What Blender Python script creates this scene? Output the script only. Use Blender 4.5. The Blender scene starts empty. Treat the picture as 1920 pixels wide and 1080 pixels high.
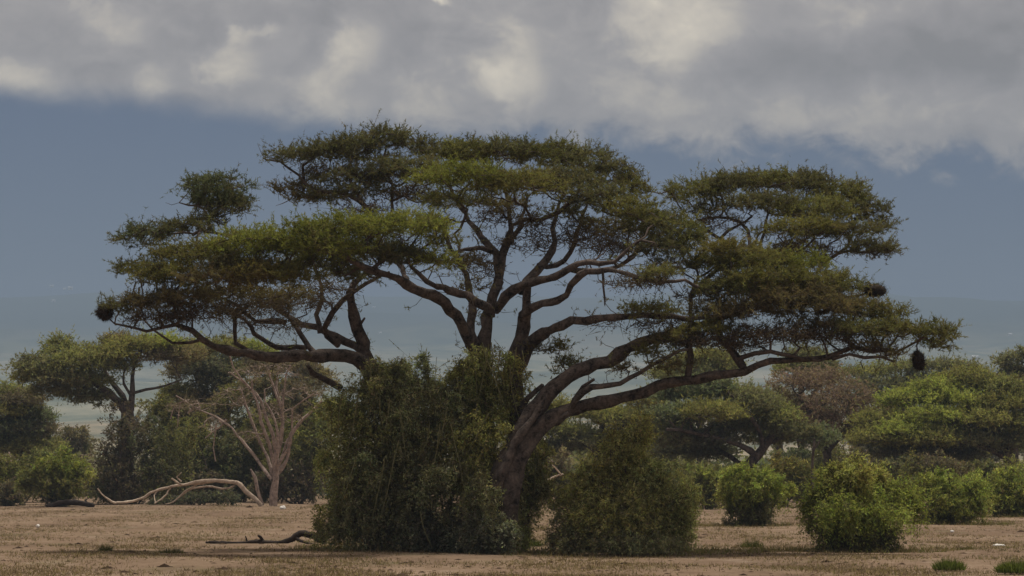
import bpy, math
import numpy as np

# ----------------------------------------------------------------- camera, sky, sun, exposure
scene = bpy.context.scene
COL = scene.collection
FPX, HOR, CAMH = 5400.0, 880.0, 2.5          # focal length in photo pixels, horizon row, eye height

cam_d = bpy.data.cameras.new('camera')
cam = bpy.data.objects.new('camera', cam_d); COL.objects.link(cam)
cam.location = (0, 0, CAMH); cam.rotation_euler = (math.radians(90), 0, 0)
cam_d.sensor_width = 36; cam_d.lens = 36 * FPX / 1920
cam_d.shift_y = (HOR - 540) / 1920
cam_d.clip_start = 0.5; cam_d.clip_end = 40000
scene.camera = cam

SUN_EL, SUN_AZ = 72.0, 42.0      # degrees; azimuth measured from +Y (view direction) towards +X (right)
sun_d = bpy.data.lights.new('sun', 'SUN'); sun_d.energy = 4.2; sun_d.angle = math.radians(7)
sun_d.color = (1.0, 0.95, 0.87)
sun = bpy.data.objects.new('sun', sun_d); COL.objects.link(sun)
sun.location = (20, 60, 80)
sun.rotation_euler = (math.radians(90 - SUN_EL), 0, math.radians(180 - SUN_AZ))

scene.view_settings.view_transform = 'Standard'; scene.view_settings.look = 'None'
scene.view_settings.exposure = 0.0; scene.view_settings.gamma = 1.0
scene.view_settings.use_curve_mapping = False
cy = scene.cycles
cy.max_bounces = 6; cy.diffuse_bounces = 4; cy.glossy_bounces = 1; cy.transmission_bounces = 3
cy.volume_bounces = 0; cy.transparent_max_bounces = 4
cy.use_denoising = True
cy.use_adaptive_sampling = True; cy.adaptive_threshold = 0.02
cy.caustics_reflective = False; cy.caustics_refractive = False

class NT:
    """small helper for node trees"""
    def __init__(s, nt): s.nt = nt; nt.nodes.clear()
    def n(s, t, **kw):
        nd = s.nt.nodes.new(t)
        for k, v in kw.items(): setattr(nd, k, v)
        return nd
    def put(s, sock, v):
        if v is None: return
        if isinstance(v, bpy.types.NodeSocket): s.nt.links.new(v, sock)
        elif isinstance(v, (tuple, list)) and len(v) == 3 and sock.type == 'RGBA': sock.default_value = (*v, 1)
        else: sock.default_value = v
    def m(s, op, a, b=None, c=None, clamp=False):
        nd = s.n('ShaderNodeMath', operation=op, use_clamp=clamp)
        for i, v in enumerate((a, b, c)): s.put(nd.inputs[i], v)
        return nd.outputs[0]
    def vm(s, op, a, b=None, out=0):
        nd = s.n('ShaderNodeVectorMath', operation=op)
        s.put(nd.inputs[0], a); s.put(nd.inputs[1], b)
        return nd.outputs[out]
    def noise(s, vec, scale, detail=3, rough=0.5, dist=0.0):
        nd = s.n('ShaderNodeTexNoise'); s.put(nd.inputs['Vector'], vec)
        nd.inputs['Scale'].default_value = scale; nd.inputs['Detail'].default_value = detail
        nd.inputs['Roughness'].default_value = rough; nd.inputs['Distortion'].default_value = dist
        return nd.outputs[0], nd.outputs[1]
    def mapr(s, v, a, b, c=0.0, d=1.0, kind='SMOOTHSTEP'):
        nd = s.n('ShaderNodeMapRange', interpolation_type=kind)
        for i, x in enumerate((v, a, b, c, d)): s.put(nd.inputs[i], x)
        return nd.outputs[0]
    def mix(s, f, a, b, blend='MIX'):
        nd = s.n('ShaderNodeMix', data_type='RGBA', blend_type=blend)
        s.put(nd.inputs[0], f); s.put(nd.inputs[6], a); s.put(nd.inputs[7], b)
        return nd.outputs[2]
    def ramp(s, f, stops):
        nd = s.n('ShaderNodeValToRGB'); s.put(nd.inputs[0], f); r = nd.color_ramp
        while len(r.elements) < len(stops): r.elements.new(0.5)
        for e, (p, c) in zip(r.elements, stops): e.position = p; e.color = (*c, 1)
        return nd.outputs[0]

def pdir(x, y):
    v = np.array([(x - 960) / FPX, 1.0, (HOR - y) / FPX]); return v / np.linalg.norm(v)

# sky: a blue band painted in for the hazy upper mountain, under a broken grey cloud deck
world = bpy.data.worlds.new('World'); scene.world = world; world.use_nodes = True
w = NT(world.node_tree)
tc = w.n('ShaderNodeTexCoord').outputs['Generated']
sky = w.n('ShaderNodeTexSky', sky_type='NISHITA'); sky.sun_disc = False
sky.sun_elevation = math.radians(SUN_EL); sky.sun_rotation = math.radians(SUN_AZ)
sky.altitude = 1200; sky.dust_density = 1.0
band = w.mix(1.0, sky.outputs[0], (0.014, 0.018, 0.031), 'MULTIPLY')
sx = w.n('ShaderNodeSeparateXYZ'); w.put(sx.inputs[0], tc)
X, Y, Z = sx.outputs
st = w.vm('MULTIPLY', tc, (1.0, 1.0, 1.35))
nA, nAc = w.noise(st, 9, 3, 0.5)
nB, nBc = w.noise(st, 34, 7, 0.58, 0.5)
nC, nCc = w.noise(st, 85, 6, 0.62, 0.6)
# lower rim of the cloud deck
e = w.m('ADD', Z, w.m('MULTIPLY', X, 0.075))
e = w.m('SUBTRACT', e, 0.1135)
ragged = w.mapr(X, -0.08, 0.08, 0.25, 1.0)
e = w.m('ADD', e, w.m('MULTIPLY', w.m('MULTIPLY', w.m('SUBTRACT', nB, 0.5), 0.040), ragged))
e = w.m('ADD', e, w.m('MULTIPLY', w.m('MULTIPLY', w.m('SUBTRACT', nC, 0.5), 0.016), ragged))
cmask = w.mapr(e, -0.0035, 0.0085)
# tone of the deck
v = w.m('ADD', 0.385, w.m('MULTIPLY', w.m('SUBTRACT', nA, 0.5), 0.22))
v = w.m('ADD', v, w.m('MULTIPLY', w.m('SUBTRACT', nB, 0.5), 0.50))
v = w.m('ADD', v, w.m('MULTIPLY', w.m('SUBTRACT', nC, 0.5), 0.34))
wob = w.vm('ADD', tc, w.vm('MULTIPLY', w.vm('SUBTRACT', nBc, (0.5, 0.5, 0.5)), (0.024, 0.0, 0.024)))
wob = w.vm('ADD', wob, w.vm('MULTIPLY', w.vm('SUBTRACT', nCc, (0.5, 0.5, 0.5)), (0.009, 0.0, 0.009)))
for px, py, rx, ry, a in [(825, 2, 26, 14, .30), (495, 68, 36, 16, .14), (440, 70, 34, 22, .16), (650, 85, 62, 55, .22), (960, 135, 72, 78, .26), (1250, 40, 170, 70, .22), (430, 125, 62, 42, .16),
                          (200, 45, 90, 50, .10), (30, 170, 90, 45, .16), (620, 190, 90, 60, .15), (280, 140, 50, 40, .12),
                          (830, 175, 80, 45, .10), (1260, 110, 60, 30, .10), (1180, 190, 160, 45, .06), (1560, 235, 200, 45, .07),
                          (1640, 110, 330, 60, -.20), (1850, 60, 200, 90, -.10), (540, 30, 120, 35, -.06), (760, 60, 60, 80, -.06),
                          (330, 60, 60, 60, -.07), (120, 110, 80, 40, -.06), (400, 190, 240, 40, -.05)]:
    d = w.vm('SUBTRACT', wob, tuple(pdir(px, py)))
    d = w.vm('MULTIPLY', d, (FPX / rx, 1.0, FPX / ry))
    L = w.vm('LENGTH', d, out=1)
    v = w.m('ADD', v, w.mapr(L, 1.35, 0.25, 0.0, a * 1.12))
ccol = w.ramp(v, [(0.12, (.32, .28, .255)), (0.30, (.425, .375, .35)), (0.44, (.535, .475, .435)), (0.58, (.80, .70, .575)), (0.76, (1.18, 1.03, .80))])
skycol = w.mix(cmask, band, ccol)
bg = w.n('ShaderNodeBackground'); w.put(bg.inputs[0], skycol); bg.inputs[1].default_value = 1.0
wo = w.n('ShaderNodeOutputWorld'); w.put(wo.inputs[0], bg.outputs[0])

HAZE, HAZE_COL, HAZE_G = 2.2e-4, (.425, .555, .72), -0.1

# ----------------------------------------------------------------- helpers
rng = np.random.default_rng(7)

def W(x, y, D):
    """point seen at photo pixel x, y that stands D metres down the view direction"""
    return np.array([(x - 960) * D / FPX, D, CAMH + (HOR - y) * D / FPX])

def depth_at(y):                       # distance of the ground seen at photo row y
    return CAMH * FPX / (y - HOR)

def material(name):
    m = bpy.data.materials.new(name); m.use_nodes = True
    return m, NT(m.node_tree)

def finish(t, bsdf, disp=None):
    o = t.n('ShaderNodeOutputMaterial'); t.put(o.inputs[0], bsdf)

def leaf_material():
    m, t = material('leaves')
    at = t.n('ShaderNodeAttribute', attribute_name='leafcol')
    d = t.n('ShaderNodeBsdfDiffuse'); t.put(d.inputs[0], at.outputs[0])
    tr = t.n('ShaderNodeBsdfTranslucent')
    t.put(tr.inputs[0], t.mix(1.0, at.outputs[0], (1.0, 1.05, 0.6), 'MULTIPLY'))
    mx = t.n('ShaderNodeMixShader'); mx.inputs[0].default_value = 0.5
    t.put(mx.inputs[1], d.outputs[0]); t.put(mx.inputs[2], tr.outputs[0])
    finish(t, mx.outputs[0]); return m

def bark_material(name, dark, light, scale=3.0, bump=0.6, rough=0.9):
    m, t = material(name)
    co = t.n('ShaderNodeTexCoord').outputs['Object']
    a, _ = t.noise(co, scale, 5, 0.65, 0.4)
    b, _ = t.noise(co, scale * 5, 4, 0.65)
    f = t.m('ADD', t.m('MULTIPLY', a, 0.65), t.m('MULTIPLY', b, 0.35))
    c = t.ramp(f, [(0.38, dark), (0.5, tuple((np.array(dark) + np.array(light)) / 2)), (0.63, light)])
    p = t.n('ShaderNodeBsdfPrincipled'); t.put(p.inputs['Base Color'], c)
    p.inputs['Roughness'].default_value = rough; p.inputs['Specular IOR Level'].default_value = 0.15
    bn = t.n('ShaderNodeBump'); bn.inputs['Strength'].default_value = bump; bn.inputs['Distance'].default_value = 0.08
    t.put(bn.inputs['Height'], f); t.put(p.inputs['Normal'], bn.outputs[0])
    finish(t, p.outputs[0]); return m

MLEAF = leaf_material()
MBARK = bark_material('acacia_bark', (.020, .016, .0135), (.165, .128, .106), 3.0, 1.0)
MTWIG = bark_material('twig_bark', (.055, .042, .033), (.13, .098, .077), 6.0, 0.2)
MPALE = bark_material('weathered_wood', (.32, .235, .17), (.70, .57, .44), 3.0, 0.5)
MPINK = bark_material('dead_wood', (.16, .118, .098), (.50, .385, .315), 3.5, 0.5)
MCHAR = bark_material('dark_dead_wood', (.022, .017, .014), (.06, .045, .036), 5.0, 0.7)
MNEST = bark_material('nest_grass', (.022, .017, .014), (.06, .043, .032), 7.0, 0.6)

def mesh_obj(name, verts, faces, mat, parent=None, col=None, smooth=False):
    """faces: int array (n, k). col: (n,3) face colours"""
    me = bpy.data.meshes.new(name)
    faces = np.asarray(faces, np.int32); n, k = faces.shape
    me.vertices.add(len(verts)); me.vertices.foreach_set('co', np.asarray(verts, np.float32).ravel())
    me.loops.add(n * k); me.loops.foreach_set('vertex_index', faces.ravel())
    me.polygons.add(n); me.polygons.foreach_set('loop_start', np.arange(0, n * k, k, dtype=np.int32))
    if smooth: me.polygons.foreach_set('use_smooth', np.ones(n, bool))
    me.update(calc_edges=True)
    if col is not None:
        at = me.attributes.new('leafcol', 'FLOAT_COLOR', 'FACE')
        c = np.ones((n, 4), np.float32); c[:, :3] = col; at.data.foreach_set('color', c.ravel())
    me.materials.append(mat)
    o = bpy.data.objects.new(name, me); COL.objects.link(o)
    if parent is not None: o.parent = parent
    return o

def tag(o, label=None, cat=None, group=None, kind=None):
    for k_, v_ in (('label', label), ('category', cat), ('group', group), ('kind', kind)):
        if v_: o[k_] = v_
    return o

def thing(name, base, label, cat, group=None):
    o = bpy.data.objects.new(name, None); COL.objects.link(o)
    o.location = tuple(base); o.empty_display_size = 0.5
    return tag(o, label, cat, group)

class Acc:
    """collects faces of one kind into one mesh"""
    def __init__(s): s.v = []; s.f = []; s.c = []; s.n = 0
    def add(s, v, f, c=None):
        s.v.append(v); s.f.append(np.asarray(f) + s.n); s.n += len(v)
        if c is not None: s.c.append(c)
    def obj(s, name, mat, parent, smooth=False, origin=(0, 0, 0)):
        if not s.v: return None
        v_ = np.concatenate(s.v) - np.asarray(origin)
        return mesh_obj(name, v_, np.concatenate(s.f), mat, parent, np.concatenate(s.c) if s.c else None, smooth)

def unit(a): return a / np.maximum(np.linalg.norm(a, axis=-1, keepdims=True), 1e-9)

def catmull(P, R, step):
    P = np.asarray(P, float); R = np.asarray(R, float)
    Q = np.vstack([2 * P[0] - P[1], P, 2 * P[-1] - P[-2]])
    out, rad = [], []
    for i in range(len(P) - 1):
        n = max(1, int(np.linalg.norm(P[i + 1] - P[i]) / step))
        t = (np.arange(n) / n)[:, None]
        a, b, c, d = Q[i:i + 4]
        out.append(0.5 * (2 * b + (c - a) * t + (2 * a - 5 * b + 4 * c - d) * t ** 2 + (3 * b - a - 3 * c + d) * t ** 3))
        rad.append(R[i] + (R[i + 1] - R[i]) * t[:, 0])
    out.append(P[-1:]); rad.append(R[-1:])
    return np.vstack(out), np.concatenate(rad)

def tube(acc, P, R, k, rough=0.0, r=rng, cap=True):
    n = len(P)
    T = np.empty_like(P); T[1:-1] = P[2:] - P[:-2]; T[0] = P[1] - P[0]; T[-1] = P[-1] - P[-2]
    T = unit(T)
    ref = np.array([0.13, 0.97, 0.2]) if abs(T[:, 1]).max() < 0.9 else np.array([0.9, 0.1, 0.43])
    U = unit(np.cross(T, ref)); V = np.cross(T, U)
    a = np.arange(k) * 2 * math.pi / k
    rr = R[:, None] * np.ones((n, k))
    if rough > 0:
        ph = r.uniform(0, 6.28, 3)
        ridge = 0.5 * np.sin(a * 3 + ph[0])[None, :] + 0.5 * np.sin(a * 5 + ph[1])[None, :]
        rr = rr * (1 + rough * ridge + rough * 0.9 * r.normal(0, 1, (n, k)) * 0.6 + rough * 1.2 * r.normal(0, 1, (n, 1)) * 0.6)
    vs = (P[:, None] + rr[..., None] * (np.cos(a)[None, :, None] * U[:, None] + np.sin(a)[None, :, None] * V[:, None])).reshape(-1, 3)
    i = np.arange(n - 1)[:, None] * k; j = np.arange(k)[None]; j2 = (j + 1) % k
    q = np.stack([i + j, i + j2, i + k + j2, i + k + j], -1).reshape(-1, 4)
    acc.add(vs, q)
    if cap:
        c = len(vs)
        tip = np.vstack([P[-1] + T[-1] * R[-1] * 0.6])
        jj = np.arange(k); last = vs[(n - 1) * k:]
        acc.add(np.vstack([last, tip]), np.stack([jj, (jj + 1) % k, np.full(k, k), np.full(k, k)], 1)[:, [0, 1, 2, 3]])

def wiggly(P, R, step, amp, r=rng):
    """smooth curve through P with crooked small deviations that grow with thickness of the step"""
    Q, S = catmull(P, R, step)
    n = len(Q); d = r.normal(0, 1, (n, 3)); 
    d = (d + np.roll(d, 1, 0) + np.roll(d, -1, 0)) / 1.7
    d[0] = 0; d[-1] = 0
    lf = r.normal(0, 1, (n // 4 + 3, 3)); x_ = np.arange(n) / 4.0
    lo = np.stack([np.interp(x_, np.arange(len(lf)), lf[:, c_]) for c_ in range(3)], 1)
    lo *= np.minimum(1, np.minimum(np.arange(n), np.arange(n)[::-1]) / 3.0)[:, None]
    return Q + d * amp * 0.6 + lo * amp * 1.1, S

# -------- foliage: triangle tufts
def tri_leaves(p, d, L, wd, r):
    side = unit(np.cross(d, r.normal(0, 1, d.shape)))
    s = side * (wd / 2)[:, None]
    return np.stack([p - s, p + s, p + d * L[:, None]], 1).reshape(-1, 3)

def tufts(acc, tips, cols, r, nspur=5, nleaf=13, spur=0.34, leaf=0.10, lw=0.032, up=0.35, flat=0.55, twig=0.012,
          twigcol=(.10, .075, .058), var=0.16, lup=0.25):
    N = len(tips)
    if N == 0: return
    d = r.normal(0, 1, (N, nspur, 3)) * (1, 1, flat) + (0, 0, up); d = unit(d)
    s0 = tips[:, None] + r.normal(0, spur * 0.22, (N, nspur, 3)) * (1, 1, 0.6)
    ln = spur * r.uniform(0.45, 1.25, (N, nspur)); ln *= np.where(r.random((N, nspur)) < 0.09, 1.8, 1)
    d2 = d.reshape(-1, 3); p2 = s0.reshape(-1, 3); l2 = ln.ravel()
    if twig > 0:
        v = tri_leaves(p2, d2, l2, np.full(len(l2), twig), r)
        acc.add(v, np.arange(len(v)).reshape(-1, 3), np.tile(np.array(twigcol), (len(l2), 1)) * r.uniform(.6, 1.4, (len(l2), 1)))
    M = len(l2)
    t = r.uniform(0.1, 1.05, (M, nleaf))
    p = p2[:, None] + d2[:, None] * (t * l2[:, None])[..., None]
    ld = unit(d2[:, None] * 0.5 + r.normal(0, 0.75, (M, nleaf, 3)) + (0, 0, lup))
    p = p.reshape(-1, 3); ld = ld.reshape(-1, 3); K = len(p)
    v = tri_leaves(p, ld, leaf * r.uniform(0.6, 1.4, K), lw * r.uniform(0.7, 1.3, K), r)
    c = np.repeat(np.repeat(cols, nspur, 0) * r.uniform(1 - var, 1 + var, (M, 1)), nleaf, 0)
    c = c * r.uniform(1 - var, 1 + var, (K, 1)) * (1 + r.normal(0, 0.06, (K, 3)))
    acc.add(v, np.arange(len(v)).reshape(-1, 3), np.clip(c, 0.004, 0.6))

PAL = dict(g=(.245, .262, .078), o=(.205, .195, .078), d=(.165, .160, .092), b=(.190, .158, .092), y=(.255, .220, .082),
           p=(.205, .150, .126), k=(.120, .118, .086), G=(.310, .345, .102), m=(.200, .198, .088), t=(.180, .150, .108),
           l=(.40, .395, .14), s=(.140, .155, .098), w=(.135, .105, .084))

def grow(limb_pts, limb_path, T, bf=0.35, zs=1.35):
    """greedy branching tree: joins every target to the nearest limb or branch, short paths preferred"""
    s = np.array([1, 1, zs]); A = limb_pts * s; B = T * s; N = len(B); M = len(A)
    best = np.full(N, 1e9); par = np.full(N, -1)
    for i in range(0, N, 500):
        D = np.linalg.norm(B[i:i + 500, None] - A[None], axis=2)
        # branches prefer to leave a limb upwards
        D = D + np.maximum(0, A[None, :, 2] - B[i:i + 500, None, 2]) * 0.6
        C = D + bf * limb_path[None]
        k = C.argmin(1); best[i:i + 500] = C[np.arange(len(k)), k]; par[i:i + 500] = k
    path = np.zeros(N); done = np.zeros(N, bool); cost = best.copy(); order = []
    for _ in range(N):
        j = int(np.argmin(cost)); order.append(j); done[j] = True; cost[j] = np.inf
        pj = par[j]
        if pj < M: path[j] = limb_path[pj] + np.linalg.norm(B[j] - A[pj])
        else: path[j] = path[pj - M] + np.linalg.norm(B[j] - B[pj - M])
        c = np.linalg.norm(B - B[j], axis=1) + bf * path[j]
        up = (~done) & (c < cost)
        cost[up] = c[up]; par[up] = M + j
    return par, order

def branches(acc, limb_pts, limb_rad, T, par, order, r, tip_r=0.007, expo=2.1, wig=0.10, maxr=0.16):
    M = len(limb_pts); N = len(T)
    area = np.zeros(N); kids = [[] for _ in range(N)]; roots = []
    for j in reversed(order):
        area[j] += tip_r ** expo if not kids[j] else 0
        p = par[j]
        if p >= M: kids[p - M].append(j); area[p - M] += area[j]
        else: roots.append((j, p))
    rad = np.minimum(area ** (1 / expo), maxr)
    stack = [(j, limb_pts[p], min(rad[j], limb_rad[p] * 0.8)) for j, p in roots]
    while stack:
        j, p0, r0 = stack.pop()
        P = [p0]; R = [r0]
        while True:
            a, b = P[-1], T[j]; L = np.linalg.norm(b - a)
            n = int(L / 0.45)
            rj = min(rad[j], R[-1])
            for q in range(1, n + 1):
                f = q / (n + 1)
                P.append(a + (b - a) * f + r.normal(0, wig * min(L, 1.6) * 0.55, 3) * (1, 1, 0.8) + (0, 0, -0.10 * L * math.sin(f * math.pi)))
                R.append(R[-1] * 0.5 + rj * 0.5 if q == 1 else rj)
            P.append(b); R.append(rj)
            ks = kids[j]
            if not ks: break
            ks = sorted(ks, key=lambda q: -rad[q])
            for q in ks[1:]: stack.append((q, b, min(rad[q], rj)))
            j = ks[0]
        R = np.array(R); P = np.array(P)
        k = 3 if R[0] < 0.018 else (4 if R[0] < 0.04 else 6)
        R[-1] *= 0.5
        tube(acc, P, R, k, 0.0, r, cap=False)

def sample_pad(c, rad, n, r, low=0.0):
    """points in a lens-shaped pad: flat-bottomed, domed top, ragged rim"""
    u = r.uniform(0, 2 * math.pi, n); q = np.sqrt(r.uniform(0, 1, n)) 
    q = q * (1 + r.normal(0, 0.10, n))
    x = q * np.cos(u); y = q * np.sin(u)
    top = np.sqrt(np.clip(1 - q ** 2, 0, 1)) * 0.95
    f = r.beta(2.0, 1.15, n)
    z = -0.75 * np.sqrt(np.clip(1 - q ** 2, 0.02, 1)) + f * (top + 0.75 * np.sqrt(np.clip(1 - q ** 2, 0.02, 1)))
    return c + np.stack([x, y, z], 1) * rad

def acacia(name, label, D, limbs, pads, r, base_px, tips_per_m2=9.0, group=None, leafscale=1.0, nspur=5, nleaf=13, tip_r=0.007,
           bark=None, twig=None, limb_amp=0.035, split=True, up=0.35, category='tree', bareness=0.0, bf=0.35, stepm=0.35, twigcol=(.10, .075, .058), wig=0.10, limbspurs=0.0, lwid=0.034, rys=1.0, colmul=1.0, lthick=1.0, bare_low=0.12):
    bark = bark or MBARK; twig = twig or MTWIG
    base = W(base_px[0], base_px[1], D); base[2] = 0
    root = thing(name, base, label, category, group)
    LP, LR, LT = [], [], []
    for part, grow_from, pts in limbs:
        P = [W(p[0], p[1], D + p[2]) for p in pts]
        R = [p[3] * (D + p[2]) / FPX / 2 * lthick for p in pts]
        Q, S = wiggly(P, R, stepm, limb_amp, r)
        acc = Acc(); tube(acc, Q, S, 14 if S.max() > 0.12 else 8, 0.15, r)
        acc.obj(part, bark, root, True, base)
        if grow_from >= 0:
            d = np.concatenate([[0], np.cumsum(np.linalg.norm(np.diff(Q, axis=0), axis=1))])
            m = d >= grow_from * d[-1]
            LP.append(Q[m]); LR.append(S[m]); LT.append(d[m] * 0.25)
    LP = np.vstack(LP); LR = np.concatenate(LR); LT = np.zeros(len(LP))
    tips, own, leafy = [], [], []
    for i, pd in enumerate(pads):
        cx, cy, rx, ry, dy, colk = pd[:6]; dens = pd[6] if len(pd) > 6 else 1.0
        DD = D + dy; c = W(cx, cy, DD); s = DD / FPX
        rad = np.array([rx * s, max(rx * s * 1.0, 0.4), ry * s * rys])
        n = max(8, int(math.pi * rad[0] * rad[1] * tips_per_m2 * dens * (0.55 + 0.45 * rad[2] / max(0.25 * rad[0], 0.2) * 0.5)))
        t = sample_pad(c, rad, n, r)
        lf = np.ones(n, bool); lf[:int(n * bare_low)] = False
        t[:int(n * bare_low), 2] -= rad[2] * r.uniform(0.2, 0.9, int(n * bare_low))
        tips.append(t); own.append(np.full(n, i)); leafy.append(lf)
    if limbspurs > 0:
        n = int(len(LP) * limbspurs); k_ = r.integers(0, len(LP), n)
        t = LP[k_] + unit(r.normal(0, 1, (n, 3)) + (0, 0, 0.5)) * (LR[k_] + r.uniform(0.15, 0.75, n))[:, None]
        tips.append(t); own.append(np.full(n, -1)); leafy.append(r.random(n) < 0.35)
    T = np.vstack(tips); own = np.concatenate(own); leafy = np.concatenate(leafy)
    par, order = grow(LP, LT, T, bf)
    acc = Acc(); branches(acc, LP, LR, T, par, order, r, tip_r, wig=wig)
    b = acc.obj('branches', twig, root, True, base)
    if b: b['kind'] = 'stuff'
    whole = Acc(); ntri = 0
    for i, pd in enumerate(pads):
        cb = np.array(PAL[pd[5]]) * np.array(colmul)
        t = T[(own == i) & leafy]
        keep = r.random(len(t)) >= bareness; t = t[keep]
        c = np.tile(cb, (len(t), 1))
        # neighbouring twigs share a tint: some fresher, some drier
        ph = np.sin(t[:, 0] * 1.7 + i) + np.sin(t[:, 1] * 1.3 + 2 * i) + np.sin(t[:, 0] * 4.1 + t[:, 1] * 3.3)
        c = c * (1 + 0.09 * ph[:, None]) * r.uniform(0.85, 1.15, (len(t), 1))
        dry = r.random(len(t)) < 0.10; c[dry] = c[dry] * 0.4 + np.array(PAL['b']) * 0.6
        a = Acc() if split else whole
        ls = leafscale
        if pd[5] == 'w': tufts(a, t, c, r, nspur, 3, 0.46 * ls, 0.08 * ls, 0.03 * ls, 0.2, 0.8, 0.022 * ls, twigcol)
        else: tufts(a, t, c, r, nspur, nleaf, 0.36 * ls, 0.105 * ls, lwid * ls, up, 0.6, 0.013 * ls, twigcol)
        if split: a.obj('twig_clump' if pd[5] == 'w' else 'foliage_clump', MLEAF, root, False, base)
    t = T[(own == -1) & leafy]
    if len(t):
        a = Acc(); c = np.where(r.random((len(t), 1)) < 0.5, np.array(PAL['b']), np.array(PAL['m']))
        tufts(a, t, c, r, 3, 9, 0.22 * leafscale, 0.09 * leafscale, lwid * leafscale, 0.3, 0.8, 0.014, twigcol)
        a.obj('limb_sprigs', MLEAF, root, False, base)['kind'] = 'stuff'
    if not split: whole.obj('crown', MLEAF, root, False, base)
    print(name, 'tips', len(T))
    return root

# ----------------------------------------------------------------- setting
def terrain_h(x, y):
    d = np.hypot(x * 0.75, np.maximum(y, 0))
    h = 118 * (np.maximum(d - 330, 0) / 3670) ** 1.75
    h = h * (1 + 0.025 * np.sin(x / 700 + 1.3) * np.clip(d / 6000, 0, 1) + 0.02 * np.sin(x / 310 + y / 800) * np.clip(d / 6000, 0, 1))
    h = h + np.clip((d - 400) / 3000, 0, 1) * 9 * (np.sin(x / 190 + y / 330) + np.sin(x / 90 - y / 170) * 0.6)
    near = 0.05 * np.sin(x * 0.21 + 1) * np.sin(y * 0.13) + 0.03 * np.sin(x * 0.6 + y * 0.33)
    return h + near * np.clip((400 - np.abs(y)) / 200, 0, 1)

def sheet(name, xs, ys, mat, dz=0.0):
    Xg, Yg = np.meshgrid(xs, ys)
    v = np.stack([Xg, Yg, terrain_h(Xg, Yg) + dz], -1).reshape(-1, 3)
    nx, ny = len(xs), len(ys)
    i = np.arange(ny - 1)[:, None] * nx; j = np.arange(nx - 1)[None]
    q = np.stack([i + j, i + j + 1, i + j + nx + 1, i + j + nx], -1).reshape(-1, 4)
    return mesh_obj(name, v, q, mat, None, None, True)

def ground_material():
    m, t = material('dry_savanna')
    co = t.n('ShaderNodeTexCoord').outputs['Object']
    flat = t.vm('MULTIPLY', co, (1.0, 0.45, 1.0))
    a, _ = t.noise(flat, 0.22, 4, 0.6)
    b, _ = t.noise(flat, 1.6, 5, 0.7)
    c, _ = t.noise(co, 9.0, 4, 0.7)
    f = t.m('ADD', t.m('MULTIPLY', a, 0.45), t.m('ADD', t.m('MULTIPLY', b, 0.35), t.m('MULTIPLY', c, 0.20)))
    col = t.ramp(f, [(0.36, (0.102, 0.072, 0.049)), (0.45, (0.158, 0.109, 0.074)), (0.53, (0.192, 0.135, 0.091)), (0.64, (0.265, 0.196, 0.139))])
    g, _ = t.noise(flat, 0.35, 4, 0.65)
    col = t.mix(t.m('MULTIPLY', t.mapr(g, 0.54, 0.70), 0.55), col, (0.128, 0.112, 0.061))
    g2, _ = t.noise(t.vm('ADD', flat, (31.0, 7.0, 0.0)), 0.5, 5, 0.7)
    col = t.mix(t.m('MULTIPLY', t.mapr(g2, 0.55, 0.68), 0.6), col, (0.256, 0.196, 0.143))
    g3, _ = t.noise(t.vm('ADD', co, (3.0, 17.0, 0.0)), 2.6, 5, 0.75)
    col = t.mix(t.m('MULTIPLY', t.mapr(g3, 0.60, 0.72), 0.7), col, (0.081, 0.058, 0.040))
    far = t.n('ShaderNodeSeparateXYZ'); t.put(far.inputs[0], co)
    p1, _ = t.noise(t.vm('MULTIPLY', co, (1.0, 0.4, 0.0)), 0.02, 5, 0.65)
    farcol = t.ramp(p1, [(0.35, (.10, .105, .06)), (0.52, (.21, .18, .11)), (0.65, (.32, .255, .165))])
    col = t.mix(t.mapr(far.outputs[1], 230, 420), col, farcol)
    p = t.n('ShaderNodeBsdfPrincipled'); t.put(p.inputs['Base Color'], col)
    p.inputs['Roughness'].default_value = 1.0; p.inputs['Specular IOR Level'].default_value = 0.0
    bn = t.n('ShaderNodeBump'); bn.inputs['Strength'].default_value = 0.7; bn.inputs['Distance'].default_value = 0.15
    t.put(bn.inputs['Height'], f); t.put(p.inputs['Normal'], bn.outputs[0])
    finish(t, p.outputs[0]); return m

def slope_material():
    m, t = material('far_slope')
    co = t.n('ShaderNodeTexCoord').outputs['Object']
    fl = t.vm('MULTIPLY', co, (1.0, 0.55, 0.0))
    a, _ = t.noise(fl, 0.0024, 5, 0.6, 0.3)
    b, _ = t.noise(fl, 0.011, 5, 0.65)
    f = t.m('ADD', t.m('MULTIPLY', a, 0.55), t.m('MULTIPLY', b, 0.45))
    col = t.ramp(f, [(0.36, (.060, .078, .055)), (0.47, (.14, .15, .095)), (0.56, (.25, .235, .155)), (0.67, (.38, .33, .24))])
    hz = t.n('ShaderNodeSeparateXYZ'); t.put(hz.inputs[0], co)
    up_ = t.m('ADD', hz.outputs[2], t.m('MULTIPLY', t.m('SUBTRACT', a, 0.5), 260.0))
    col = t.mix(t.mapr(up_, 170, 430), col, (.028, .042, .030))        # forest belt on the upper slope
    p = t.n('ShaderNodeBsdfDiffuse'); t.put(p.inputs[0], col)
    finish(t, p.outputs[0]); return m

ys = np.unique(np.concatenate([np.linspace(-600, 0, 7), np.arange(0, 60, 10.), np.arange(60, 240, 1.5), np.arange(240, 600, 12.), np.arange(600, 2420, 60.)]))
xs = np.unique(np.concatenate([-np.geomspace(60, 3000, 22), np.arange(-60, 61, 1.5), np.geomspace(60, 3000, 22)]))
ground = tag(sheet('ground', xs, ys, ground_material()), kind='structure')
SL_END = 9200
slope = tag(sheet('mountain_slope', np.linspace(-3000, 3000, 121), np.linspace(2380, SL_END, 110), slope_material(), -1.5), kind='structure')

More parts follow.
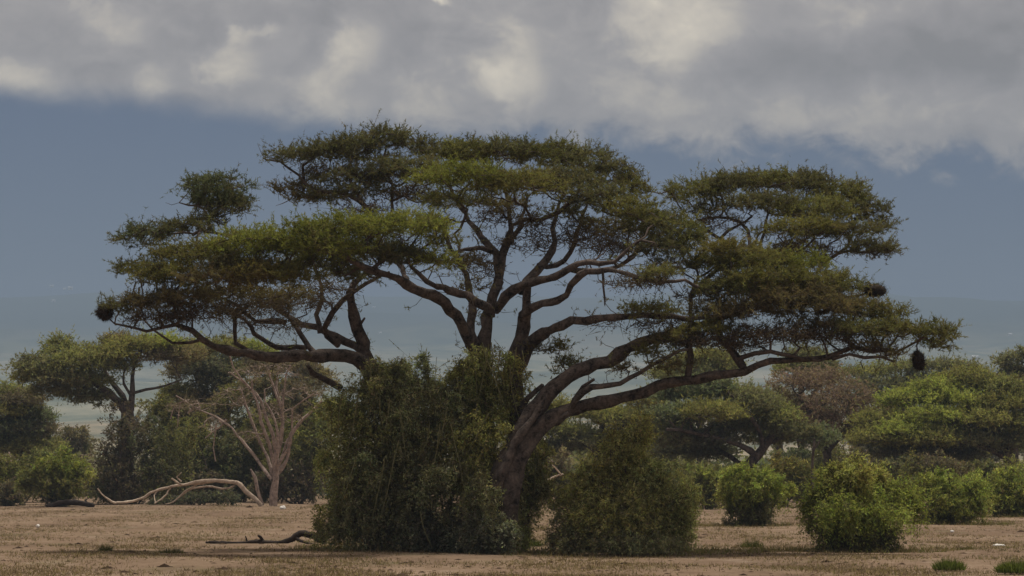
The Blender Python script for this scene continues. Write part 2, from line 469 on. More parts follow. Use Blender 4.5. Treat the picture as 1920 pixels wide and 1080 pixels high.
# ---- air
TOP = float(max(v_.co.z for v_ in slope.data.vertices)) + 12
print('haze top', TOP)
hv = np.array([[x, y, z] for z in (-3.0, TOP) for y in (-640, SL_END + 40) for x in (-3050, 3050)])
hf = np.array([[0, 2, 3, 1], [4, 5, 7, 6], [0, 1, 5, 4], [2, 6, 7, 3], [0, 4, 6, 2], [1, 3, 7, 5]])
hm, t = material('haze_air')
pv = t.n('ShaderNodeVolumePrincipled'); pv.inputs['Density'].default_value = HAZE
pv.inputs['Color'].default_value = (*HAZE_COL, 1); pv.inputs['Anisotropy'].default_value = HAZE_G
o_ = t.n('ShaderNodeOutputMaterial'); t.put(o_.inputs[1], pv.outputs[0])
haze = tag(mesh_obj('haze', hv, hf, hm), kind='stuff')
# ----------------------------------------------------------------- the big umbrella acacia
TD = 90.0
LIMBS = [
 # centre stems                     x, y, depth, thickness (photo pixels)
 ('stem', 0.5, [(905,1040,0,46),(908,900,0,44),(906,760,0,42),(903,690,0,40),(896,655,0,36)]),
 ('limb', 0.3, [(900,668,0,30),(884,638,-.3,28),(874,622,-.6,26),(863,597,-1,24),(847,580,-1.5,23),(825,564,-2,22),(796,549,-2.6,21),(768,537,-3.2,20),(740,524,-3.8,18),(705,508,-4.4,15),(660,492,-5,12),(610,475,-5.3,9),(560,465,-5.5,6)]),
 ('limb', 0.3, [(893,650,0,24),(884,625,.3,20),(877,590,.8,17),(872,552,1.3,15),(871,524,1.8,13),(864,498,2.3,11),(850,470,2.8,9),(838,440,3.2,7),(832,410,3.4,5)]),
 ('stem', 0.5, [(930,1040,.4,44),(918,880,.4,42),(912,760,.4,38),(908,690,.3,34),(914,640,.3,30),(923,597,.4,27),(930,558,.5,25),(936,527,.7,22)]),
 ('limb', 0.0, [(934,530,.7,20),(941,498,.9,17),(948,479,1.1,16),(958,455,1.3,15),(972,440,1.5,13),(981,427,1.6,11),(975,414,1.8,9),(985,395,2,7),(990,365,2.2,5)]),
 ('limb', 0.0, [(935,520,.7,16),(932,495,1,14),(931,473,1.4,14),(911,452,1.9,14),(893,432,2.4,12),(877,416,2.8,9),(862,395,3.2,8),(850,365,3.4,6),(838,335,3.5,4)]),
 ('limb', 0.0, [(931,474,1.4,11),(905,467,.9,10),(884,466,.4,9),(864,469,-.1,7),(850,477,-.4,4)]),
 ('limb', 0.2, [(921,590,.4,20),(900,569,-.4,19),(876,554,-1.2,17),(842,547,-2,14),(819,537,-2.6,12),(796,522,-3.2,10),(770,500,-3.8,7)]),
 ('limb', 0.3, [(950,445,1.2,10),(962,420,1.2,9),(985,408,1.0,9),(1010,411,.7,10),(1030,405,.4,10),(1045,396,.1,9),(1060,384,-.2,7),(1085,372,-.5,5)]),
 ('limb', 0.2, [(960,455,1.3,11),(957,430,1.5,10),(952,405,1.6,8),(950,375,1.7,7),(940,345,1.8,5),(930,315,1.8,4)]),
 ('stem', 0.5, [(972,1040,-.3,46),(968,880,-.3,44),(963,760,-.2,40),(961,690,0,38),(967,640,0,30),(974,600,-.2,24),(984,578,-.4,22),(990,552,-.6,19),(990,530,-.6,16)]),
 ('limb', 0.25, [(978,592,-.3,19),(992,577,-.7,18),(1013,569,-1.1,17),(1040,566,-1.6,16),(1060,558,-2,16),(1074,539,-2.4,15),(1091,523,-2.8,14),(1122,518,-3.2,12),(1157,516,-3.6,11),(1190,521,-4,10),(1215,528,-4.2,9),(1245,531,-4.5,8),(1285,524,-4.6,7),(1312,538,-4,6),(1345,548,-3.4,4)]),
 ('limb', 0.25, [(930,582,.5,18),(946,568,.1,18),(965,550,-.4,18),(993,532,-.9,18),(1024,519,-1.4,18),(1055,507,-1.8,16),(1089,496,-2.2,14),(1129,493,-2.5,12),(1157,492,-2.8,10),(1178,470,-3,8),(1200,450,-3,6)]),
 ('limb', 0.1, [(975,548,-.2,17),(988,526,.1,17),(1005,505,.4,17),(1018,482,.7,16),(1030,462,1,15),(1037,445,1.3,12),(1033,425,1.6,10),(1040,400,1.8,8),(1052,370,2,6),(1060,340,2.2,5)]),
 ('limb', 0.1, [(1010,497,.5,12),(1040,490,1.0,11),(1065,470,1.5,10),(1085,440,2,9),(1093,405,2.4,8),(1097,370,2.6,6),(1110,340,2.8,5)]),
 ('limb', 0.2, [(1055,507,-1.6,12),(1085,505,-1,12),(1125,505,-.4,11),(1160,497,.2,10),(1195,470,.8,9),(1230,450,1.2,8),(1270,430,1.6,7),(1300,415,2,6)]),
 ('limb', 0.35, [(965,690,.2,30),(985,648,-.3,27),(1005,632,-.6,25),(1024,622,-1,23),(1052,608,-1.5,20),(1078,594,-2,17),(1100,601,-2.3,17),(1134,594,-2.7,15),(1174,590,-3,14),(1205,586,-3.3,13),(1256,587,-3.6,12),(1295,592,-3.8,10),(1340,592,-4,8),(1390,580,-4,6)]),
 ('limb', 0.45, [(915,1042,-2.9,50),(930,945,-2.9,46),(943,888,-2.8,43),(963,842,-2.6,40),(988,797,-2.4,36),(1008,759,-2.2,33),(1030,724,-2.0,32),(1058,705,-1.9,30),(1102,688,-1.9,28),(1141,674,-2,27),(1180,654,-2.2,25),(1221,632,-2.3,21),(1256,622,-2.4,18),(1300,616,-2.5,14),(1345,600,-2.6,11),(1400,575,-2.6,8),(1450,550,-2.6,6)]),
 ('limb', 0.45, [(930,1042,-3.2,46),(950,930,-3.1,42),(972,858,-2.8,38),(1001,811,-2.6,35),(1034,785,-2.5,32),(1075,768,-2.4,28),(1118,756,-2.6,26),(1164,742,-2.8,25),(1203,732,-3,24),(1250,718,-3.2,22),(1289,710,-3.4,21),(1347,705,-3.6,19),(1398,703,-3.8,16),(1426,687,-3.9,14),(1455,676,-4,13),(1504,676,-4.1,12),(1557,674,-4.2,11),(1578,662,-4.2,9),(1595,650,-4.2,9),(1628,652,-4.2,8),(1674,656,-4.2,6)]),
 ('limb', 0.3, [(1560,673,-4.2,8),(1593,665,-4.5,7),(1621,671,-4.7,7),(1656,671,-4.9,6),(1676,678,-5,4)]),
 ('limb', 0.2, [(1400,700,-3.8,14),(1390,678,-3.6,15),(1374,655,-3.4,15),(1362,622,-3.2,12),(1352,595,-3,9),(1350,560,-2.8,6)]),
 ('limb', 0.4, [(1386,672,-3.55,10),(1410,670,-3.8,9),(1440,668,-4.2,9),(1490,668,-4.4,8),(1540,676,-4.3,7)]),
 ('limb', 0.2, [(1290,706,-3.4,15),(1291,670,-3.3,14),(1288,640,-3.2,13),(1292,600,-2.8,10),(1300,555,-2.2,8),(1310,520,-1.6,6)]),
 ('stem', -1, [(905,1042,-3.3,26),(922,960,-3.4,24),(940,895,-3.3,20),(968,834,-3.1,18),(998,784,-2.8,15),(1022,746,-2.5,12),(1045,720,-2.2,8)]),
 ('stem', -1, [(945,1042,-3,26),(958,950,-3,23),(976,890,-2.9,20),(1004,836,-2.7,17),(1034,799,-2.6,14),(1066,776,-2.5,10)]),
 ('stem', -1, [(900,1040,-.8,24),(925,930,-1.0,20),(946,850,-1,17),(972,790,-1.1,15),(995,745,-1.3,12),(1018,722,-1.5,9)]),
 ('dead_stub', -1, [(1075,768,-2.4,11),(1081,747,-2.5,10),(1092,725,-2.6,8),(1114,711,-2.7,6)]),
 ('limb', 0.3, [(1070,770,-2.4,14),(1092,744,-2.9,13),(1125,725,-3.2,12),(1164,717,-3.4,11),(1203,697,-3.6,10),(1250,671,-3.8,8),(1290,655,-4,6)]),
 ('dead_stub', -1, [(1129,503,-3.3,6),(1131,520,-3.3,5),(1130,537,-3.3,4),(1133,558,-3.3,4),(1134,572,-3.3,3)]),
 # left stem and limbs
 ('stem', 0.6, [(780,1040,0,44),(762,900,0,42),(735,770,0,38),(706,700,0,34),(685,650,-.1,28),(673,621,-.2,24),(659,597,-.3,21),(656,572,-.4,19),(653,553,-.5,16),(662,534,-.6,13),(684,514,-.9,10),(712,496,-1.4,8),(745,478,-2,5)]),
 ('dead_stub', -1, [(672,620,-.2,9),(679,608,-.3,8),(684,596,-.4,4)]),
 ('limb', 0.15, [(720,715,0,32),(690,690,-.4,28),(660,679,-.8,27),(629,675,-1.1,26),(572,671,-1.6,24),(516,666,-2.1,22),(460,658,-2.6,20),(420,652,-2.9,18),(395,643,-3.1,15),(375,630,-3.2,13),(353,616,-3.4,11),(322,610,-3.5,9),(300,619,-3.6,8),(271,623,-3.8,7),(248,616,-3.9,5),(215,607,-4,4)]),
 ('limb', 0.2, [(400,648,-3,8),(375,642,-2.7,7),(353,644,-2.4,7),(324,636,-2.1,6),(308,623,-1.9,5),(270,600,-1.6,4)]),
 ('limb', 0.1, [(705,705,.2,22),(680,660,.4,18),(643,645,.6,18),(612,630,.8,17),(589,617,1,14),(561,606,1.2,12),(535,590,1.4,9),(505,570,1.6,7)]),
 ('limb', 0.1, [(635,648,.5,14),(612,632,.2,14),(610,610,0,12),(629,576,-.3,12),(648,557,-.5,11),(672,540,-.8,9),(700,525,-1.2,7),(730,510,-1.6,5)]),
 ('limb', 0.1, [(600,672,-1.4,15),(572,652,-1.0,13),(555,632,-.7,13),(540,608,-.5,12),(525,590,-.3,11),(512,565,-.1,9),(505,540,0,6)]),
 ('limb', 0.1, [(575,652,-1,12),(539,653,-1.3,11),(502,644,-1.7,11),(476,630,-2,10),(468,615,-2.2,9),(455,600,-2.4,7),(430,585,-2.6,6)]),
 ('limb', 0.1, [(535,604,-.5,11),(508,601,-.9,10),(482,601,-1.3,9),(461,586,-1.7,8),(447,573,-2.1,7),(420,560,-2.5,6)]),
 ('limb', 0.1, [(470,660,-2.5,10),(447,645,-2.4,10),(442,625,-2.4,9),(443,602,-2.4,8),(454,587,-2.3,6),(470,570,-2.2,5)]),
 ('limb', 0.1, [(600,625,.9,11),(590,590,.9,10),(602,560,.8,9),(600,530,.6,7),(590,505,.4,5)]),
 ('dead_stub', -1, [(640,728,-.3,16),(612,712,-.5,13),(592,700,-.7,11),(577,685,-.8,7)]),
 # upper left limbs
 ('limb', 0.3, [(768,537,-3,12),(752,505,-2,11),(730,470,-.9,10),(708,430,.2,10),(690,392,1,10),(670,376,1.3,10),(630,366,1.6,9),(588,360,1.8,8),(567,341,2,7),(558,326,2.1,6),(539,313,2.2,5),(523,301,2.3,4),(498,299,2.4,3)]),
 ('limb', 0.2, [(570,345,2,6),(568,320,2,6),(588,301,2,5),(606,288,2,4),(630,276,2,3)]),
 ('limb', 0.2, [(690,392,1,8),(672,350,1.4,7),(660,318,1.7,6),(664,294,2,5),(690,280,2,4)]),
 ('limb', 0.2, [(708,430,.3,7),(735,395,1,7),(740,350,1.6,6),(722,310,2,5),(725,274,2.4,4)]),
 ('limb', 0.3, [(560,466,-5.3,6),(500,455,-4,6),(440,440,-2.8,6),(404,425,-2,6),(389,397,-1.6,5),(361,386,-1.2,4),(336,380,-1,3)]),
 # upper right limbs
 ('limb', 0.2, [(1300,555,-2.2,9),(1340,520,-1.4,9),(1390,495,-.4,9),(1408,460,.6,8),(1406,432,1.2,7),(1392,415,1.5,6),(1353,407,1.8,5),(1308,413,2,4)]),
 ('limb', 0.2, [(1402,476,.2,7),(1375,460,.6,7),(1350,446,.9,7),(1319,428,1.2,6),(1296,413,1.5,4)]),
 ('limb', 0.2, [(1352,446,.9,6),(1368,434,1.2,6),(1386,423,1.6,5),(1410,405,2,4)]),
 ('limb', 0.2, [(1412,470,.4,7),(1426,452,.9,6),(1432,424,1.3,6),(1440,400,1.6,4)]),
 ('limb', 0.2, [(1390,497,-.5,9),(1440,492,.2,9),(1500,491,.8,9),(1544,485,1.3,9),(1572,474,1.7,8),(1586,456,2,6),(1600,435,2.2,5)]),
 ('limb', 0.2, [(1450,550,-2.6,6),(1510,545,-2.8,6),(1570,550,-3,6),(1615,548,-3.2,5),(1640,545,-3.3,4)]),
]
PADS = [
 (722,259,48,18,2.4,'d'),(655,277,62,18,2.2,'d'),(590,290,62,13,2,'d'),(535,296,36,11,2.2,'d',.7),(775,275,46,16,2.4,'d',.8),(830,292,50,20,3,'m'),
 (690,300,60,12,2.6,'d',.4),
 (880,292,66,24,3.2,'m'),(955,290,66,24,3,'d'),(1030,295,66,26,2.6,'m'),(1095,308,60,28,2.4,'d'),(1150,335,48,28,2,'d'),(1190,362,34,22,1.6,'o'),
 (760,325,72,26,1,'d'),(655,338,66,22,1.6,'d',.6),(560,364,54,20,2.4,'b',.6),(620,372,60,15,1.8,'d',.6),(700,362,55,18,1.2,'d',.5),
 (865,336,92,26,-1.8,'g'),(965,352,84,26,-2,'o'),(1055,345,70,26,.4,'d'),(1115,372,62,26,-.4,'d'),(1180,400,60,28,-1.2,'o'),
 (1240,425,62,32,-1.4,'m'),(1285,458,48,28,-1.8,'m'),(845,380,62,18,-.4,'m',.7),(940,385,60,14,.4,'b',.5),(1130,425,58,16,.6,'b',.5),
 (1230,470,56,20,-2,'d',.7),(1180,440,50,14,0,'b',.5),(1060,405,44,10,.2,'o',.6),
 (760,430,86,26,-5,'g'),(650,434,90,28,-5.8,'g'),(555,450,84,28,-6,'g'),(470,464,78,28,-5.6,'g'),(395,482,60,26,-5,'o'),
 (275,448,52,24,-2.5,'s'),(405,352,60,20,-1.2,'s'),(410,378,62,20,-1,'s'),(432,395,38,26,-1.6,'d'),(345,432,50,16,-2.4,'d',.8),(385,415,44,14,-1.8,'d',.7),
 (258,512,42,26,-3,'m'),(320,522,70,28,-4,'o'),(222,578,38,14,-4,'d',.8),(285,572,66,20,-4,'b',.8),
 (475,520,66,19,-6,'y'),(545,522,54,18,-6.2,'o'),(410,524,62,20,-5.8,'b'),(350,560,66,20,-4,'b',.8),(430,552,66,18,-3.5,'b',.6),(530,556,62,15,-2,'b',.5),
 (600,505,74,24,-4,'d'),(700,478,76,26,-4,'d'),(760,487,56,20,-4.4,'d'),(815,490,42,22,-4.6,'g',.8),(660,520,56,15,-3,'d',.5),
 (868,498,34,22,-3,'b',.7),(840,455,40,14,-4.6,'o',.6),(895,540,36,10,.5,'b',.4),
 (1300,365,52,24,2,'m'),(1370,352,66,22,2.2,'d'),(1440,342,62,18,2.4,'m'),(1505,350,66,22,2.4,'d'),(1570,372,60,26,2.4,'m'),(1625,400,44,24,2.2,'d'),(1660,424,28,10,2,'d',.7),
 (1430,385,70,20,1,'d'),(1530,400,76,22,.6,'m'),(1505,432,78,17,-.4,'o'),(1600,436,54,17,.4,'d'),(1635,468,46,17,1,'d'),(1655,476,32,10,.6,'t',.7),
 (1330,395,44,14,1.6,'d',.6),(1490,465,54,12,.4,'b',.4),
 (1370,475,58,20,-2.6,'y'),(1420,490,62,20,-3,'o'),(1345,500,50,26,-2.2,'m'),(1490,497,66,17,-2.4,'g',.9),(1440,528,88,26,-3.4,'o'),(1530,530,66,24,-3,'o'),
 (1585,545,46,20,-3,'m',.9),(1370,545,62,28,-3.2,'m'),(1490,562,86,26,-3.8,'b'),(1570,580,76,24,-4,'b'),(1640,590,54,18,-4,'o'),(1420,585,74,24,-3.8,'b',.8),
 (1345,590,56,22,-3.6,'b',.8),(1320,625,56,20,-3.8,'o',.8),(1620,620,70,17,-4.4,'m'),(1690,622,50,19,-4.4,'o'),(1752,632,46,25,-4.6,'m'),(1770,650,26,14,-4.4,'d',.8),
 (1520,612,62,14,-4,'b',.6),(1400,625,40,14,-3.8,'b',.5),(1235,583,50,7,-3.6,'m',.8),(1190,582,30,5,-3.2,'m',.5),
 (1270,640,54,16,-3.4,'b',.8),(1235,662,40,13,-3.2,'o',.7),(1255,688,40,12,-3.6,'b',.6),(1180,692,30,8,-3.2,'b',.4),
 (1045,655,32,12,-.6,'o',.6),(1060,690,36,20,-.6,'m',.6),(1010,655,26,9,-.4,'b',.4),(1640,650,40,8,-4.6,'b',.5),
 (380,590,80,17,-3.6,'w',1.28),(480,580,76,20,-2.4,'w',1.28),(565,568,60,20,-1,'w',1.28),(300,600,60,12,-3.8,'w',1.28),(625,545,44,18,-1,'w',0.96),(905,505,44,24,.8,'w',0.96),(985,455,50,26,1,'w',0.96),
 (1085,445,60,22,.6,'w',1.12),(1150,468,66,18,-.6,'w',1.12),(1205,530,66,9,-4,'w',1.28),(1450,632,90,14,-4,'w',1.28),(1560,632,66,16,-4.2,'w',1.28),(1330,645,66,18,-3.6,'w',1.28),
 (1510,476,66,14,.6,'w',1.12),(1630,655,50,9,-4.4,'w',1.12),(1350,420,44,15,1.4,'w',0.96),(615,325,50,16,2,'w',1.12),(700,335,50,16,1.8,'w',1.12),(770,368,54,16,1,'w',1.12),(690,395,50,14,.8,'w',0.96),
 (1000,420,46,15,1.2,'w',0.96),(820,420,40,16,2,'w',0.80),(930,410,44,18,1.6,'w',1.12),(505,610,60,14,-1.6,'w',0.64),(1240,610,60,10,-3,'w',0.80),(1310,560,40,18,-2.4,'w',0.96),(1400,650,40,12,-3.6,'w',0.80),(1130,610,50,8,-2.6,'w',.25),
 (1672,667,26,8,-4.8,'b',.7),(1240,516,56,8,-4.4,'m',.6),(335,480,54,16,-3.8,'o'),(600,470,84,20,-6,'g'),(450,500,70,16,-5.4,'d'),(1270,500,44,18,-2.4,'d',.7),(1440,545,70,18,-2.2,'d',.8),
]
acacia('acacia_tree', 'huge wide-spreading umbrella acacia with dark limbs in the middle of the plain', TD, LIMBS, PADS, np.random.default_rng(11),
       (890, 1030), tips_per_m2=25.0, rys=1.12, nspur=6, nleaf=20, limbspurs=1.8, limb_amp=0.075, stepm=0.3, lwid=0.023, colmul=(.84, .815, .80), lthick=0.88, bare_low=0.2, tip_r=0.010)
# ----------------------------------------------------------------- bushes
MVINE = bark_material('vine_stem', (.10, .10, .045), (.22, .20, .10), 5.0, 0.2)
BASES = []
def bush(name, label, D, base_px, lumps, r, n=900, nleaf=16, leaf=0.11, lw=0.05, shoot=0.55, droop=0.35, group=None, nstem=7,
         stemcol=None, fill=0.5, category='bush', skirt=0.0, up=0.25, var=0.28, twig=0.014, depth=0.9, out_bias=1.0, rag=0.14, frill=26, vines=0, bright=1.0):
    """lumps in photo pixels: (x, y, rx, ry, depth offset, colour, weight); leafy shoots arch out of each lump"""
    base = W(base_px[0], base_px[1], D); base[2] = 0
    root = thing(name, base, label, category, group)
    leaves, st = Acc(), Acc()
    C, Rd, Kc, Wt = [], [], [], []
    for l in lumps:
        dd = D + l[4]; c = W(l[0], l[1], dd); s = dd / FPX
        C.append(c); Rd.append([l[2] * s, l[2] * s * depth, l[3] * s]); Kc.append(PAL[l[5]]); Wt.append((l[6] if len(l) > 6 else 1.0) * l[2] * (l[2] + l[3]))
    C = np.array(C); Rd = np.array(Rd); Kc = np.array(Kc) * bright; Wt = np.array(Wt); Wt = Wt / Wt.sum()
    # small outer sprays that break the outline, each with a tint of its own
    nl = len(C); fc, fr, fk, fw = [], [], [], []
    for _ in range(frill):
        k = r.choice(nl, p=Wt); dd = unit(r.normal(0, 1, 3) + (0, 0, 0.35)); m_ = Rd.max(0).mean()
        c = C[k] + dd * Rd[k] * r.uniform(0.75, 1.12); q_ = m_ * r.uniform(0.10, 0.26)
        if c[2] < q_ * 0.6: continue
        fc.append(c); fr.append(np.array([1.1, 1.1, 0.85]) * q_); fk.append(Kc[k] * r.uniform(0.85, 1.4) * np.array([r.uniform(.9, 1.08), 1, 1])); fw.append(q_ ** 2)
    if fc:
        fw = np.array(fw); fw = fw / (np.sum(Rd[:, 0] * (Rd[:, 0] + Rd[:, 2]))) * 2.6
        C = np.vstack([C, fc]); Rd = np.vstack([Rd, fr]); Kc = np.vstack([Kc, fk]); Wt = np.concatenate([Wt, fw]); Wt = Wt / Wt.sum()
    own = r.choice(len(C), n, p=Wt)
    d = unit(r.normal(0, 1, (n, 3)) + (0, 0, up))
    lump_noise = 1 + rag * (np.sin(d[:, 0] * 5 + own) + np.sin(d[:, 2] * 6 + 2 * own) + 0.8 * np.sin(d[:, 1] * 9 - d[:, 0] * 7)) * 0.75 - rag * 0.5
    inner = r.random(n) < fill
    q = np.where(inner, r.uniform(0.25, 0.85, n), r.uniform(0.80, 1.06, n)) * lump_noise
    P1 = C[own] + d * Rd[own] * q[:, None]
    ln = shoot * r.uniform(0.5, 1.3, n); ln *= np.where(r.random(n) < 0.08, 1.8, 1)
    g = unit(d * out_bias + r.normal(0, 0.45, (n, 3)) + (0, 0, 0.35))
    P0 = P1 - g * (ln * 0.75)[:, None]
    drp = droop * ln * r.uniform(0.2, 1.6, n)
    col = Kc[own] * r.uniform(1 - var, 1 + var, (n, 1)) * (1 + 0.22 * np.sin(P1[:, :1] * 2.1 + P1[:, 2:] * 3.0) * np.sin(P1[:, :1] * 5.3 - P1[:, 2:] * 1.7))
    dry = r.random(n) < 0.07; col[dry] = col[dry] * 0.35 + np.array(PAL['t']) * 0.65
    t = np.sort(r.uniform(0.12, 1.0, (n, nleaf)), 1)
    X_ = P0[:, None] + g[:, None] * (ln[:, None] * t)[..., None]
    X_[..., 2] -= drp[:, None] * t ** 2
    X_ = X_ + r.normal(0, 0.035, X_.shape)
    tang = g[:, None] * ln[:, None, None] - np.array([0, 0, 1.0]) * (2 * drp[:, None] * t)[..., None]
    ld = unit(unit(tang) * 0.6 + r.normal(0, 0.7, X_.shape))
    p = X_.reshape(-1, 3); ld = ld.reshape(-1, 3); K = len(p)
    ok = p[:, 2] > 0.02
    c = np.repeat(col, nleaf, 0) * r.uniform(1 - var, 1 + var, (K, 1)) * (1 + r.normal(0, 0.07, (K, 3)))
    p, ld, c = p[ok], ld[ok], c[ok]; K = len(p)
    v_ = tri_leaves(p, ld, leaf * r.uniform(0.6, 1.4, K), lw * r.uniform(0.7, 1.3, K), r)
    leaves.add(v_, np.arange(len(v_)).reshape(-1, 3), np.clip(c, .004, .6))
    if twig > 0:      # the shoots themselves
        v_ = tri_leaves(P0, g, ln * 0.95, np.full(n, twig), r)
        tw = np.tile(np.array(stemcol or (.085, .068, .048)), (n, 1)) * r.uniform(.6, 1.5, (n, 1))
        leaves.add(v_, np.arange(len(v_)).reshape(-1, 3), tw)
    for i in range(nstem):
        k = r.integers(nl)
        b0 = base + np.array([r.normal(0, 0.18), r.normal(0, 0.18), -0.1]) * max(0.5, Rd[:, 0].max() * 0.5)
        e_ = C[k] + unit(r.normal(0, 1, 3)) * Rd[k] * 0.6
        if e_[2] < 0.4: e_[2] = 0.6
        mid = (b0 + e_) / 2 + r.normal(0, 0.15, 3) * np.linalg.norm(e_ - b0) * 0.6; mid[2] = max(mid[2], 0.25)
        r0 = 0.05 + 0.012 * Rd[:, 2].max()
        Q, S = wiggly([b0, mid, e_], [r0, r0 * 0.7, r0 * 0.25], 0.3, 0.03, r)
        tube(st, Q, S, 6, 0.05, r)
    if vines:
        va = Acc()
        for i in range(vines):
            k = r.integers(nl); a0 = r.uniform(-1, 1, 2)
            top = C[k] + np.array([a0[0] * 0.8, -0.95, 0.35 + 0.4 * r.random()]) * Rd[k]
            L_ = r.uniform(0.8, 2.6); sl = r.normal(0, 0.25)
            pts = [top, top + (sl * L_ * .5, -.05, -L_ * .5), top + (sl * L_ + r.normal(0, .1), -.02, -L_)]
            if pts[-1][2] < 0.1: continue
            Q, S = wiggly(pts, [0.016, 0.014, 0.009], 0.3, 0.02, r); tube(va, Q, S, 4, 0.0, r)
        va.obj('vines', MVINE, root, True, base)['kind'] = 'stuff'
    so = st.obj('stems', MTWIG, root, True, base)
    if so: so['kind'] = 'stuff'
    leaves.obj('foliage', MLEAF, root, False, base)
    BASES.append((base, Rd[:nl, 0].max(), D))
    return root

R_ = np.random.default_rng
# the creeper-clad thicket round the stems of the big tree
bush('thicket', 'tall dense dark green thicket hiding the stems of the huge acacia', 89.2, (790, 1024),
     [(745,738,96,72,-.2,'d',1.3),(700,800,92,90,-.6,'m'),(800,800,110,90,-1,'d'),(660,880,66,110,-.6,'m'),(880,760,80,80,.2,'m'),(905,720,70,52,.3,'o'),
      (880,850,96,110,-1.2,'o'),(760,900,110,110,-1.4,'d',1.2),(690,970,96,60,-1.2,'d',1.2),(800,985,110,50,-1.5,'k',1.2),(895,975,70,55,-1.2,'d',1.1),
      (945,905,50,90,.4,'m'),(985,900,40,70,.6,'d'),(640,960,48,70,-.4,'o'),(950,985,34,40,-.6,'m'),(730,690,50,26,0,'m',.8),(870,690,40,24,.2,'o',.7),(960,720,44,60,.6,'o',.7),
      (830,735,40,40,-.4,'d'),(1000,800,34,60,1.4,'o',.5),(905,990,60,42,-3.3,'k',1.2),(948,990,30,42,-3.8,'k',1.0),(890,940,36,60,-3.0,'d',.9),(925,945,22,36,-3.9,'d',.5),(975,930,20,60,-1.6,'d',.6),(1010,860,36,60,.8,'m',.8),(1000,920,30,50,.6,'d',.9),(905,660,46,24,-.6,'m',.6),(960,670,30,26,-.8,'o',.5),(700,680,34,22,-.6,'d',.6),(975,985,26,36,-.4,'m'),(600,985,26,46,0,'o',.7),(640,760,50,40,.2,'m',.8)],  # front base lumps coloured darkest, shade painted into leaves the sun would reach
     R_(21), n=11000, nleaf=19, leaf=0.10, lw=0.042, shoot=0.62, droop=1.0, nstem=16, fill=0.4, up=0.05, var=0.42, depth=0.75, rag=0.2, frill=90, vines=70, bright=1.5)
# bushes out on the plain, nearest first
bush('bush', 'big rounded olive bush right of the dark thicket, reaching the ground', 87.0, (1170, 1036),
     [(1170,860,58,66,0,'o'),(1195,815,38,40,.2,'o',.8),(1110,920,66,66,-.3,'o'),(1230,920,74,66,-.4,'m',1.1),(1160,960,100,66,-.8,'o'),(1075,985,54,46,-.2,'d'),(1265,980,52,52,-.2,'m'),
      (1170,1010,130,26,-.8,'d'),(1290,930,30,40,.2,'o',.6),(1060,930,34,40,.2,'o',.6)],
     R_(22), bright=1.75, n=5200, nleaf=17, leaf=0.095, lw=0.04, shoot=0.7, droop=0.8, nstem=12, fill=0.5, up=0.1, var=0.34)
bush('bush', 'round bright yellow-green bush with a dark base, nearest of the right-hand bushes', 88.0, (1600, 1036),
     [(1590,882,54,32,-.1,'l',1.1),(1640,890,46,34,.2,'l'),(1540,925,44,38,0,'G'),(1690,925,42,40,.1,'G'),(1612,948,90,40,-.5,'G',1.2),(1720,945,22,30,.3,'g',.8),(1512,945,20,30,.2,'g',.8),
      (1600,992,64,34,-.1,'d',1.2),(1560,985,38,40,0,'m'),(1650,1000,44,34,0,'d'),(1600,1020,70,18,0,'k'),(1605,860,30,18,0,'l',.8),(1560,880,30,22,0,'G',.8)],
     R_(23), n=4600, nleaf=17, leaf=0.095, lw=0.036, shoot=0.75, droop=0.95, nstem=14, fill=0.45, up=0.15, var=0.3)
bush('bush', 'small bright green bush with lumpy top standing behind bare ground beside the olive bush', 128.0, (1405, 986),
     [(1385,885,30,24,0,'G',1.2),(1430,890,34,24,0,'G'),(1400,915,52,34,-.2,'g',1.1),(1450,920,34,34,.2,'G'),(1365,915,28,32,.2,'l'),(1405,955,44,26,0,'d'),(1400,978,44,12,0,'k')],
     R_(24), n=2300, nleaf=14, leaf=0.125, lw=0.05, shoot=0.6, droop=0.7, nstem=12, fill=0.45, up=0.15)
bush('bush', 'broad green bush just right of and behind the bright yellow-green bush', 130.0, (1785, 985),
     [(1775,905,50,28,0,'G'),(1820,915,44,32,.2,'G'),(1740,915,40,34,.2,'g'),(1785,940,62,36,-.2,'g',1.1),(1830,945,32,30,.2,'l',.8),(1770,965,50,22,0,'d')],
     R_(25), n=2100, nleaf=14, leaf=0.125, lw=0.05, shoot=0.6, droop=0.7, nstem=10, fill=0.45, up=0.1)
bush('bush', 'green bush cut by the right edge of the picture', 150.0, (1885, 966),
     [(1870,905,40,26,0,'g'),(1910,900,44,30,.2,'G'),(1880,930,56,32,-.2,'g'),(1940,930,50,36,0,'g'),(1900,950,60,18,0,'m')],
     R_(26), n=1500, nleaf=12, leaf=0.16, lw=0.07, shoot=0.65, droop=0.6, nstem=8, fill=0.45, up=0.1)
bush('bush', 'green bush on a dark stump-like base at the left, beside the dark log', 192.0, (112, 951),
     [(115,868,44,26,0,'g'),(80,885,44,26,.3,'o'),(140,880,36,32,.2,'g'),(110,905,54,28,-.2,'o'),(105,932,26,18,0,'k',1.2),(60,900,30,24,.4,'m')],
     R_(27), n=1500, nleaf=11, leaf=0.2, lw=0.09, shoot=0.8, droop=0.5, nstem=9, fill=0.5, up=0.1)

